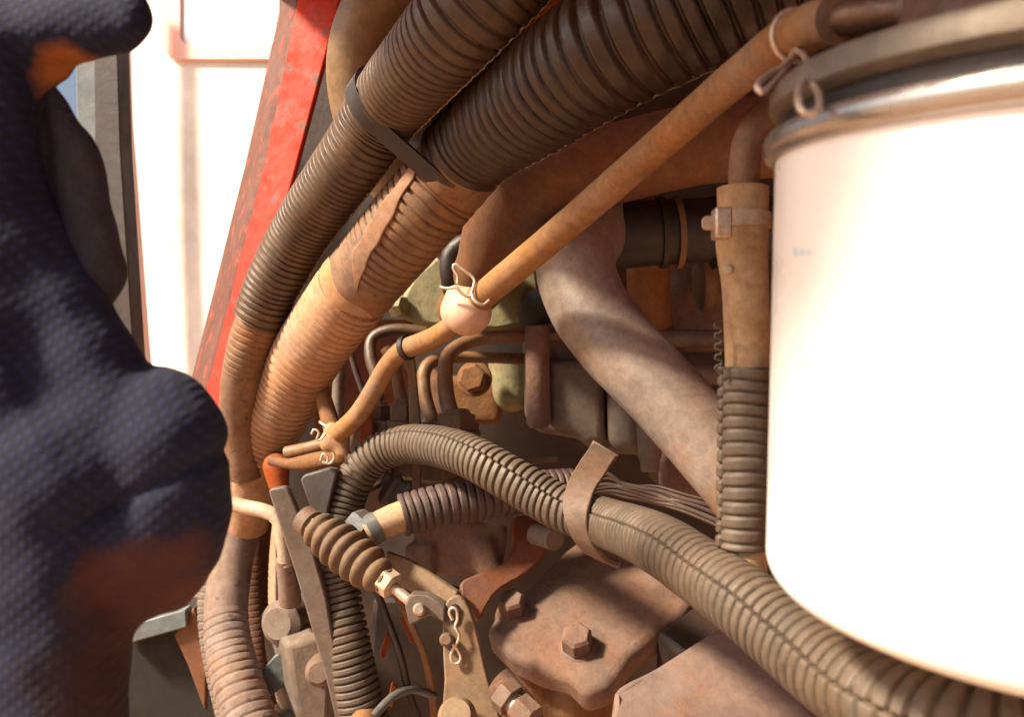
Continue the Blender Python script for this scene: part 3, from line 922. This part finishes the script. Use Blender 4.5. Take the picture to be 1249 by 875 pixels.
tag(tube('coolant_rail', [(845, 456, 26, .48), (930, 458, 26, .48)], M['cast_grey'], nang=16), 'short grey stub rail below the grey horizontal rail', 'pipe')
wb = thing('wire_bundle', 'bundle of thin dusty wires running behind the ribbed loom', 'wires', W(800, 630, .42))
for k in range(7):
    dy = (k - 3) * 5.5
    wire('strand', [(690, 606 + dy * .3, .40), (735, 590 + dy * .8 + rng.uniform(-3, 3), .405), (765, 597 + dy * .5 + rng.uniform(-5, 5), .405), (800, 604 + dy * .8 + rng.uniform(-5, 5), .405), (835, 616 + dy * .6 + rng.uniform(-5, 5), .40), (885, 635 + dy * .9 + rng.uniform(-4, 4), .395), (950, 665 + dy * .5, .39)],
         rng.choice([.0006, .0009, .0012]), M['loom2'] if k % 2 else M['loom'], wb, nang=8)

# ------------------------------------------------------------------ injector lines and cluster in the centre
def fuel_line(pts, label, mat='pipe', nut=None):
    t = thing('fuel_line', label, 'fuel line', W(*[pts[-1][0], pts[-1][1], pts[-1][3]]), 'steel fuel lines')
    tube('line', pts, M[mat], t, nang=16, step=.0025)
    if nut:
        x, y, w, h, d = nut
        lathe('nut', W(x, y + h / 2, d), W(x, y - h / 2, d), [(0, w / 2 * d / F), (.75, w / 2 * d / F), (.8, w / 2.6 * d / F), (1, w / 3 * d / F)], M['cast'], t, n=6, smooth=25, phase=.25, bevel=.0005)
        lathe('base', W(x, y + h / 2 + 20, d), W(x, y + h / 2, d), [(0, w * .55 * d / F), (1, w * .55 * d / F)], M['cast'], t, n=20)
    return t
fuel_line([(760, 408, 15, .50), (690, 410, 15, .50), (610, 411, 15, .495), (572, 417, 17, .485), (548, 432, 18, .475), (543, 455, 19, .47), (545, 485, 20, .465), (552, 512, 21, .46)], 'upper steel fuel line turning down into a wide nut', 'pipe', (556, 512, 50, 26, .462))
fuel_line([(780, 446, 14, .53), (730, 443, 14, .53), (640, 438, 14, .525), (565, 436, 14, .515), (530, 440, 16, .505), (517, 456, 17, .50), (519, 485, 17, .495), (528, 515, 17, .49)], 'lower thinner fuel line running under the upper one', 'pipe', (528, 520, 34, 20, .492))
fuel_line([(520, 405, 14, .50), (480, 402, 14, .50), (455, 412, 14, .50), (452, 435, 15, .495), (460, 465, 15, .49), (462, 500, 16, .49)], 'dark fuel line arching behind the short orange hose', 'conduit_mid', (463, 500, 34, 22, .49))
fuel_line([(470, 425, 14, .48), (482, 445, 14, .478), (486, 470, 15, .475), (492, 500, 16, .472)], 'short stub line standing on the pump under the orange hose', 'pipe', (493, 500, 38, 26, .472))
tag(prism('support_strip', [(487, 436, .455), (506, 438, .455), (513, 520, .455), (515, 560, .455), (502, 560, .455), (499, 515, .455), (497, 455, .455)], M['lever'], .004), 'narrow upright tan strip below the black ring clip', 'strip')
tag(prism('support_strip', [(503, 560, .445), (514, 560, .445), (512, 610, .445), (502, 610, .445)], M['cast'], .005), 'short tan strip showing inside the loom arch', 'strip')
ip = thing('injection_pump', 'dusty brown pump with a row of upright outlets under the fuel lines', 'pump', W(500, 640, .48))
nets('pump_body', (420, 500, -40), (600, 680, 80), 5, lambda G: smin(rbox(G, (512, 575, 30), (72, 52, 34), 10), rbox(G, (505, 535, 30), (78, 22, 26), 8), 8), .50, M['cast'], ip)
for x in (447, 470, 535, 570):
    lathe('outlet', W(x, 545, .478), W(x + 2, 515, .478), [(0, .008), (.6, .008), (.7, .0065), (1, .0065)], M['cast'], ip, n=6, smooth=25)
tag(tube('grey_pipe', [(418, 400, 15, .53), (414, 450, 15, .53), (412, 500, 15, .53), (414, 560, 15, .53)], M['cast_grey'], nang=14), 'slim grey upright pipe behind the thick corrugated hose', 'pipe')
tag(prism('red_backplate', [(380, 390, .60), (500, 390, .60), (505, 560, .60), (385, 580, .60)], M['cast_red'], .02), 'red oxide plate behind the cluster of fuel lines', 'plate')
tag(prism('orange_tab', roundpoly([(440, 510, .47), (452, 505, .47), (455, 530, .47), (446, 560, .47), (438, 545, .47)], 3), M['red_pipe'], .004), 'bright orange tab next to the loom arch', 'tab')
sh = thing('return_hose', 'short pinkish orange hose with wire clip below the thick hose', 'hose', W(405, 530, .45))
tube('hose', [(372, 425, 24, .47), (385, 455, 22, .465), (393, 480, 20, .46), (400, 505, 21, .455), (407, 528, 22, .45)], M['cast_orange'], sh, nang=16, wob=.02)
wire('clip', [(390, 515, .445), (396, 519, .443), (404, 520, .442), (412, 516, .443), (417, 512, .444)], .0007, M['wire'], sh)
tf = thing('tee_fitting', 'orange dusted tee fitting with pipes and wire clips beside the loom', 'fitting', W(400, 570, .44))
nets('tee_body', (380, 500, -30), (450, 590, 40), 2.6, lambda G: smin(seg_cone(G, (405, 525, 0), (425, 575, 0), 10, 9), seg_cone(G, (402, 540, 4), (418, 535, 2), 13, 9), 6), .44, M['hose_tan'], tf)
tube('upper_pipe', [(350, 553, 17, .455), (380, 546, 16, .45), (412, 536, 15, .444)], M['pipe'], tf, nang=14)
tube('lower_pipe', [(330, 562, 13, .455), (352, 566, 13, .45), (372, 565, 20, .445), (395, 562, 24, .442), (422, 558, 22, .44)], M['cast_orange'], tf, nang=16, wob=.03)
wire('clip', [(391, 562, .428), (394, 554, .428), (400, 558, .428), (398, 566, .428), (392, 563, .428), (402, 566, .428), (408, 558, .428), (406, 552, .428)], .0006, M['wire'], tf)
wire('clip', [(380, 530, .43), (383, 524, .43), (389, 528, .43), (386, 537, .43), (392, 536, .43), (397, 530, .43)], .0006, M['wire'], tf)
tag(nets('valve_cap', (305, 540, -30), (370, 620, 40), 3, lambda G: seg_cone(G, (337, 570, 0), (340, 592, 0), 17, 13), .47, M['red_pipe']), 'bright orange red cap below the thick hose end', 'cap')
tag(nets('crumpled_connector', (450, 560, -30), (520, 640, 40), 3, lambda G: rbox(G, (484, 602, 0), (22, 20, 18), 5, .5) + 3 * np.sin(G[..., 0] * .3 + G[..., 1] * .2), .455, M['post_grey']), 'dark grey crumpled connector inside the loom arch', 'connector')

# ------------------------------------------------------------------ split loom arch and its clamp
L_ctrl = [(452, 905, 58, .43), (437, 850, 58, .432), (424, 790, 57, .435), (413, 730, 55, .44), (408, 680, 53, .442), (416, 630, 51, .442), (430, 588, 49, .442), (455, 558, 48, .44), (492, 543, 48, .432),
          (535, 545, 51, .41), (575, 558, 54, .39), (620, 583, 56, .375), (680, 617, 57, .36), (735, 637, 61, .342), (775, 651, 68, .31), (812, 669, 76, .28), (855, 698, 82, .258), (905, 733, 90, .236), (960, 777, 97, .218), (1030, 832, 108, .197), (1110, 872, 120, .178), (1220, 905, 130, .165), (1420, 935, 135, .16)]
lm = thing('ribbed_loom', 'long split ribbed loom arching over the pump and under the white canister', 'cable loom', W(440, 905, .43))
tube('loom_tube', L_ctrl, M['loom'], lm, nang=36, ribs=[(0, 13, .0035, .14), (13, 22, .0037, .18)], seam=[(0, -2.7), (5, -2.6), (7, -1.3), (8, -.75), (10, -.42), (12, -.25), (16, 0), (22, .2)], seam_w=.05, seam_d=.16, wob=.006)
tag(tube('loom_core', [(444, 870, 34, .425), (446, 900, 36, .42), (452, 960, 36, .42)], M['orange_hose'], nang=16, rscale=1.0), 'orange hose end poking from the ribbed loom bottom', 'hose')
l2 = thing('ribbed_loom', 'short dark ribbed loom ending at a tan hose under the arch', 'cable loom', W(560, 640, .43))
tube('loom_tube', [(700, 596, 50, .43), (640, 601, 51, .425), (590, 609, 52, .42), (540, 617, 53, .415), (490, 629, 52, .41)], M['loom2'], l2, nang=32, ribs=[(0, 4, .0038, .12)], wob=.004)
tube('hose_end', [(510, 625, 40, .411), (485, 632, 38, .409), (462, 642, 36, .407), (448, 650, 36, .406)], M['tan_hose'], l2, nang=22)
tube('blue_band', [(462, 642, 39, .407), (450, 649, 40, .4055)], M['blue'], l2, nang=24, step=.001)
lathe('hex_end', W(448, 650, .406), W(430, 634, .41), [(0, .0075), (.8, .0075), (1, .006)], M['blue'], l2, n=6, smooth=25)
# P clamp over the loom
pc = thing('pipe_clamp', 'bent flat steel clamp hooked over the ribbed loom', 'clamp', W(735, 690, .35))
cc = W(712, 629, .3485)
tx = nrm(W(735, 637, .342) - W(680, 617, .36))
n1 = CAM - cc
n1 = nrm(n1 - tx * np.dot(n1, tx))
b1 = np.cross(tx, n1)
if b1[2] < 0:
    b1 = -b1
pts = [W(737, 550, .374), W(723, 571, .357), W(708, 598, .344), W(703, 627, .3365), W(710, 655, .339), W(725, 676, .346), W(741, 684, .354)]
wd = [RIGHT * .6 + FWD * .6, RIGHT * .75 + FWD * .4, RIGHT * .5 + tx * .5, tx, tx, tx, tx]
ribbon('band', pts, wd, .0118, .0022, M['bracket'], pc, n=10, bevel=.0005)

# ------------------------------------------------------------------ bellows linkage, levers
bl = thing('bellows_linkage', 'control rod with ribbed rubber boot and clevis end', 'linkage', W(440, 770, .40))
p0, p1 = W(385, 644, .405), W(470, 709, .385)
prof = []
nrib = 7
prof.append((-.02, .0045))
for k in range(nrib * 10 + 1):
    t = k / (nrib * 10)
    R0 = .0062 + .0048 * math.sin(math.pi * min(1, t * 1.35 + .22) * .62) ** 1.0
    R0 *= 1 - .38 * max(0, t - .72) / .28
    prof.append((t, R0 * (0.72 + .30 * abs(math.sin(math.pi * (t * nrib + .15))) ** .7)))
prof.append((1.02, .0055))
lathe('boot', p0, p1, prof, M['boot'], bl, n=36, smooth=180)
axb = nrm(p1 - p0)
lathe('ball_nut', p0 - axb * .0095, p0 - axb * .001, [(0, .0040), (.12, .0068), (.8, .0068), (1, .0045)], M['bracket'], bl, n=20)
lathe('locknut', p0 - axb * .003, p0 + axb * .002, [(0, .0055), (1, .0055)], M['zinc'], bl, n=6, smooth=25)
lathe('end_nut', p1 - axb * .001, p1 + axb * .005, [(0, .0062), (.9, .0062), (1, .005)], M['pale'], bl, n=6, smooth=25)
lathe('rod', p1 + axb * .003, W(512, 744, .377), [(0, .0025), (1, .0025)], M['zinc'], bl, n=16)
fk = prism('clevis', [(499, 726, .374), (508, 727, .374), (521, 727, .373), (543, 741, .372), (543, 762, .372), (524, 752, .373), (499, 765, .374), (493, 739, .374)], M['flatbar'], .008, bl, bevel=.001)
lathe('pin', W(512, 744, .3745), W(511, 744, .3675), [(0, .0028), (.8, .0028), (1, .0018)], M['zinc'], fk, n=14)
lv = thing('lever_plate', 'tan lever plate with slot and cotter clip on the clevis', 'lever', W(575, 880, .37))
prism('plate', roundpoly([(541, 742, .375), (553, 728, .375), (566, 732, .375), (578, 760, .372), (588, 800, .37), (600, 850, .368), (612, 900, .366), (545, 900, .366), (542, 830, .37), (540, 785, .373)], 2), M['lever'], .005, lv, bevel=.0008)
prism('slot', rrect(549, 739, 560, 763, 5, .3722, 4), M['cast_dark'], .0022, lv, bevel=0)
wire('cotter_clip', [(552, 757, .369), (548, 748, .369), (551, 742, .369), (557, 745, .369), (558, 757, .369), (555, 765, .368), (560, 775, .368), (558, 784, .368), (554, 790, .368), (550, 800, .368), (552, 809, .368), (559, 810, .368), (562, 802, .368), (557, 792, .368), (552, 786, .368)], .0007, M['wire'], lv)
lathe('stud', W(545, 781, .3722), W(544, 781, .366), [(0, .003), (.7, .003), (1, .002)], M['bracket'], lv, n=16)
tag(prism('flat_lever', [(327, 600, .425), (331, 596, .425), (347, 594, .425), (352, 599, .425), (378, 660, .425), (398, 730, .425), (420, 860, .425), (424, 900, .425), (414, 900, .425), (395, 820, .425), (360, 700, .425)], M['flatbar'], .006, bevel=.001),
    'long flat grey lever bar slanting behind the rubber boot', 'lever')
tag(prism('stop_plate', [(366, 586, .43), (370, 580, .43), (400, 571, .43), (412, 573, .43), (398, 632, .43), (382, 630, .43)], M['post_grey'], .006, bevel=.001),
    'small dark grey plate beside the loom arch base', 'plate')
# tan bracket arm from behind to the plate
tag(prism('bracket_arm', [(470, 672, .412), (500, 684, .41), (558, 722, .395), (552, 742, .392), (522, 733, .40), (488, 716, .41), (470, 695, .412)], M['lever'], .004),
    'sandy bracket arm leading to the lever plate', 'bracket')

# ------------------------------------------------------------------ pump cover, bolts, brackets in the lower middle
cv = thing('engine_cover', 'broad rust brown cover with raised bolt heads under the loom', 'cover', W(720, 900, .42))
def px3(p):
    return W(*p)
top_dir = nrm(np.array([-.12, -.50, .86]))
cover_poly = [(588, 752, .405), (600, 735, .412), (640, 712, .43), (690, 680, .455), (745, 655, .48), (800, 675, .47), (868, 730, .44), (835, 765, .415), (770, 800, .392), (742, 832, .378), (712, 838, .374), (690, 812, .380), (655, 800, .384), (620, 782, .39)]
A = np.array([W(*p) for p in cover_poly])
cen = A.mean(0)
nn = top_dir
A2 = A - np.outer((A - cen) @ nn, nn) * 0.85
def lift_world_poly(name, A, D, mat, parent, bevel):
    n = len(A)
    V = np.vstack([A, A + D])
    f = [tuple(range(n)), tuple(range(n, 2 * n))[::-1]] + [(i, n + i, n + (i + 1) % n, (i + 1) % n) for i in range(n)]
    area = sum(np.cross(A[i] - cen, A[(i + 1) % n] - cen) for i in range(n))
    if np.dot(area, D) > 0:
        f = [q[::-1] for q in f]
    return mk(name, V, f, mat, parent, bevel=bevel, segs=4)
lift_world_poly('cover_plate', A2, -nn * .016, M['cast'], cv, .004)
def onplane(px, py):
    d = W(px, py, 1.0) - CAM
    t = np.dot(cen - CAM, nn) / np.dot(d, nn)
    return CAM + d * t
for (x, y, s) in ((626, 748, .0118), (705, 792, .0130)):
    p = onplane(x, y)
    lathe('boss', p - nn * .020, p + nn * .002, [(0, s * 1.0), (.8, s * .80), (.9, s * .74), (1, s * .66)], M['cast'], cv, n=28, smooth=180)
    hexhead('bolt_head', p + nn * .0018, nn, s, .0095, M['cast'], cv, phase=.5, washer=False)
# body under the cover
def f_body(G):
    a = rbox(G, (720, 880, 60), (120, 48, 50), 22)
    b = seg_cone(G, (705, 830, 10), (715, 900, 15), 26, 34)
    c = seg_cone(G, (640, 800, 20), (660, 900, 35), 22, 34)
    n = 2.5 * np.sin(G[..., 0] * .06 + 1) * np.sin(G[..., 1] * .08)
    return smin(smin(a, b, 14), c, 16) + n
nets('cover_body', (560, 770, -40), (870, 935, 125), 5, f_body, .41, M['cast_orange'], cv)
tag(prism('side_cover', roundpoly([(750, 862, .33), (756, 838, .335), (800, 815, .345), (868, 772, .365), (890, 768, .366), (930, 805, .35), (985, 865, .33), (1020, 930, .315), (760, 930, .315)], 3), M['plate'], .03, bevel=.003, segs=3),
    'smooth mauve brown cover plate at the foot of the loom', 'cover')
tag(prism('cover_flange', [(800, 770, .40), (850, 735, .42), (905, 770, .40), (880, 800, .385), (830, 800, .39)], M['cast_dark'], .03, bevel=.003),
    'dark gap flange between the rust cover and mauve plate', 'flange')
cb = thing('curved_bracket', 'curved red dusted bracket bending down to the cover bolt', 'bracket', W(600, 760, .41))
prism('arm', roundpoly([(626, 634, .43), (650, 630, .43), (676, 642, .43), (672, 660, .43), (660, 682, .425), (640, 702, .42), (612, 718, .412), (596, 735, .405), (584, 758, .40), (570, 735, .40), (562, 712, .405), (584, 700, .412), (612, 688, .42), (626, 668, .428)], 3), M['cast_red'], .005, cb, bevel=.0012)
tag(tube('stub_pipe', [(652, 652, 26, .42), (668, 656, 27, .413), (677, 659, 27, .408)], M['cast_grey'], nang=22), 'short hollow stub poking out behind the curved bracket', 'pipe')
tag(nets('timing_case', (490, 630, -40), (640, 760, 70), 5, lambda G: smin(smin(rbox(G, (560, 668, 40), (56, 34, 30), 5, .12), rbox(G, (512, 690, 20), (18, 26, 20), 4), 5), rbox(G, (596, 690, 22), (14, 34, 22), 4, -.3), 5), .455, M['cast']),
    'angular dusty casing beneath the short dark loom', 'casing')
tag(tube('knuckle', [(605, 835, 46, .375), (622, 850, 42, .372), (640, 872, 40, .37), (650, 900, 40, .37)], M['cast'], nang=20, wob=.05), 'lumpy dusted elbow below the cover front edge', 'elbow')
nb = thing('adjuster_bolt', 'adjuster bolt with stacked nuts below the cover bolt', 'bolt', W(640, 870, .36))
q0, q1 = W(612, 845, .365), W(650, 880, .355)
lathe('nut', q0, q0 + (q1 - q0) * .35, [(0, .0075), (1, .0075)], M['bracket'], nb, n=6, smooth=25, bevel=.0004)
lathe('shank', q0, q1, [(0, .0045), (1, .0045)], M['zinc'], nb, n=16)
lathe('nut', q0 + (q1 - q0) * .5, q1, [(0, .0068), (1, .0068)], M['cast'], nb, n=6, smooth=25, bevel=.0004)
tag(lathe('round_boss', W(560, 880, .36), W(556, 872, .35), [(0, .008), (.7, .008), (1, .006)], M['lever']), 'round tan boss at the foot of the lever plate', 'boss')

# dark recess clutter between loom and lever
tag(prism('frame_rail', [(455, 730, .50), (560, 730, .50), (575, 930, .50), (440, 930, .50)], M['cast_dark'], .03, bevel=.003), 'dark rusty rail behind the lever plate', 'rail')
tag(tube('thin_cable', [(448, 690, 10, .43), (470, 750, 10, .44), (488, 800, 10, .44), (500, 850, 10, .44), (520, 900, 10, .44)], M['black'], nang=10), 'thin black cable hanging beside the loom', 'cable')
tag(tube('thin_cable', [(480, 720, 9, .45), (505, 770, 9, .45), (520, 810, 9, .45), (528, 860, 9, .45), (530, 910, 9, .45)], M['orange_hose'], nang=10), 'thin orange cable hanging behind the lever plate', 'cable')
tag(tube('thin_cable', [(455, 875, 11, .42), (480, 850, 11, .43), (505, 842, 10, .44), (530, 850, 10, .45)], M['blue'], nang=10), 'thin grey green cable curving at the loom foot', 'cable')

# ------------------------------------------------------------------ lower left: hoses and housing
ph = thing('drain_hose', 'pinkish grey dusty hose with ribbed lower half hanging behind the glove', 'hose', W(310, 900, .45))
tube('hose', [(305, 575, 50, .525), (298, 620, 50, .52), (284, 680, 50, .51), (276, 740, 52, .495), (279, 790, 56, .48), (292, 840, 60, .465), (315, 905, 64, .45)], M['pink_hose'], ph, nang=32, ribs=[(3.2, 6, .0055, .05)], wob=.008)
tag(tube('drain_hose', [(268, 640, 30, .545), (261, 690, 30, .54), (256, 740, 30, .535), (262, 800, 30, .53), (280, 880, 30, .52)], M['cast_grey'], nang=18, ribs=[(0, 4, .004, .06)]), 'rough grey hose half hidden by the pinkish hose', 'hose')
tag(tube('rust_hose', [(328, 560, 30, .55), (318, 620, 32, .545), (311, 680, 34, .54), (310, 740, 34, .535), (315, 800, 34, .53), (322, 860, 34, .53)], M['rust_hose'], nang=22, ribs=[(2, 4.6, .004, .03)]), 'rust brown hose behind the pinkish hose', 'hose')
pp = thing('elbow_tube', 'pale dusty metal tube bending down behind the flat lever', 'tube', W(345, 700, .46))
tube('tube', [(262, 606, 20, .47), (290, 617, 19, .465), (320, 623, 18, .46), (338, 632, 18, .458), (345, 655, 19, .458), (350, 690, 20, .46)], M['pale'], pp, nang=18)
tube('sleeve', [(348, 682, 24, .46), (352, 710, 26, .465), (354, 735, 28, .47)], M['pink_hose'], pp, nang=18)
gh = thing('gear_housing', 'light grey dusty housing with rounded shoulder behind the flat lever', 'housing', W(360, 900, .49))
prism('housing_body', [(349, 788, .462), (392, 776, .466), (404, 840, .466), (400, 910, .464), (372, 915, .462), (357, 850, .462)], M['cast_grey'], .055, gh, direction=W(322, 752, .50) - W(349, 788, .462), bevel=.003, segs=3)
lathe('shoulder', W(338, 762, .475), W(405, 742, .53), [(0, .0085), (.06, .0125), (.9, .0135), (1, .012)], M['cast_grey'], gh, n=28)
lathe('boss', W(396, 815, .468), W(388, 822, .445), [(0, .009), (.7, .008), (1, .005)], M['bracket'], gh, n=20)
prism('foot', [(322, 880, .47), (352, 868, .47), (378, 905, .465), (372, 940, .465), (315, 940, .465)], M['cast_grey'], .03, gh, bevel=.003)
tag(prism('fluid_cap', roundpoly([(314, 830, .475), (330, 806, .475), (342, 800, .475), (350, 830, .475), (330, 850, .475), (322, 848, .475)], 3), M['blue'], .012), 'blue grey lug at the corner of the grey housing', 'lug')
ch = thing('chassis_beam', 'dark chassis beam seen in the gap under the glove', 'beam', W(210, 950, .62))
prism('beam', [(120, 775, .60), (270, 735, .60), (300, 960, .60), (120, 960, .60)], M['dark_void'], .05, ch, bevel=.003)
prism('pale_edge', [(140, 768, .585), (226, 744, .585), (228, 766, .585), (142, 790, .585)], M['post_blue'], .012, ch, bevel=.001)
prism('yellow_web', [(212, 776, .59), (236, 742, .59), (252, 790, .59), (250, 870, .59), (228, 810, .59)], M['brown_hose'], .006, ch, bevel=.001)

# ------------------------------------------------------------------ person: gloved hand and sleeve close to the camera
pe = thing('person', 'arm and hand in dark navy knit sleeve and glove beside the opening', 'person', W(60, 1000, .21))
def f_glove(G):
    G = G.copy()
    x, y, z = G[..., 0], G[..., 1], G[..., 2]
    d = seg_cone(G, (178, 546, -10), (180, 622, 0), 101, 103)
    d = smin(d, seg_cone(G, (120, 545, 0), (12, 300, 0), 104, 72), 10)
    d = smin(d, seg_cone(G, (-60, 480, 10), (-45, 60, 10), 140, 85), 30)
    d = smin(d, seg_cone(G, (20, 600, 10), (35, 960, 10), 150, 118), 30)
    d = smin(d, seg_cone(G, (150, 690, 40), (190, 690, 40), 62, 58), 35)
    d = smin(d, smin(seg_cone(G, (150, 672, -30), (203, 655, -20), 66, 64), seg_cone(G, (130, 715, -10), (185, 700, 0), 52, 50), 20), 22)
    d = smin(d, seg_cone(G, (-30, 40, 0), (142, 22, -5), 62, 44), 16)
    d = smin(d, seg_cone(G, (20, 100, 10), (66, 78, 10), 40, 24), 14)
    w = 2.0 * np.sin(x * .045 + y * .02 + 1) * np.sin(y * .05 - z * .03) + 0.8 * np.sin(x * .1 - y * .07) * np.sin(z * .06 + y * .03)
    w += 0.4 * np.sin(x * .21 + 2 * np.sin(y * .05)) * np.sin(y * .19 + z * .1)
    # deep fold lines
    fold = np.abs((x - 95) * .45 + (y - 640) * .9) 
    w += 7 * np.exp(-(fold / 9) ** 2) * (x > 60) * np.clip((x - 60) / 80, 0, 1)
    return d + w
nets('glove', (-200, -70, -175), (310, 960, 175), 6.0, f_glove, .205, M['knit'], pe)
nets('glove_finger', (0, 60, -110), (210, 430, 90), 5.0,
     lambda G: smin(seg_cone(G, (42, 105, -20), (82, 200, -15), 24, 42), seg_cone(G, (82, 200, -15), (100, 330, -10), 42, 55), 10)
     + 2 * np.sin(G[..., 0] * .11) * np.sin(G[..., 1] * .08) + 9 * np.exp(-((G[..., 0] - 58 - (G[..., 1] - 180) * .12) / 7) ** 2) * (G[..., 2] < 0), .212, M['grime_knit'], pe)

# rusty flakes and small clutter in the recess behind the lever plate
for x, y, w, h, a, lab in ((470, 790, 9, 34, .3, 'orange rust flaked strap end beside the hanging black cable'), (500, 770, 12, 40, -.4, 'short rust orange tab below the clevis'), (478, 850, 8, 30, .2, 'small rusty tongue above the curving grey green cable')):
    c_, s_n = math.cos(a), math.sin(a)
    q = [(x + c_ * u_ - s_n * v_, y + s_n * u_ + c_ * v_, .455) for u_, v_ in ((-w / 2, -h / 2), (w / 2, -h / 2 + 3), (w / 3, h / 2), (-w / 2, h / 2 - 6))]
    tag(prism('rusty_tab', q, M['red_pipe'], .004), lab, 'tab')
tag(tube('thin_cable', [(395, 590, 8, .46), (440, 600, 8, .46), (480, 585, 8, .465), (540, 590, 8, .47), (600, 570, 8, .48), (680, 560, 8, .48)], M['conduit_mid'], nang=10), 'thin brown cable passing behind the loom arch', 'cable')
tag(tube('thin_cable', [(425, 420, 8, .50), (440, 470, 8, .50), (470, 545, 8, .50), (480, 600, 8, .49)], M['loom2'], nang=10), 'thin dark cable hanging beside the slim grey pipe', 'cable')
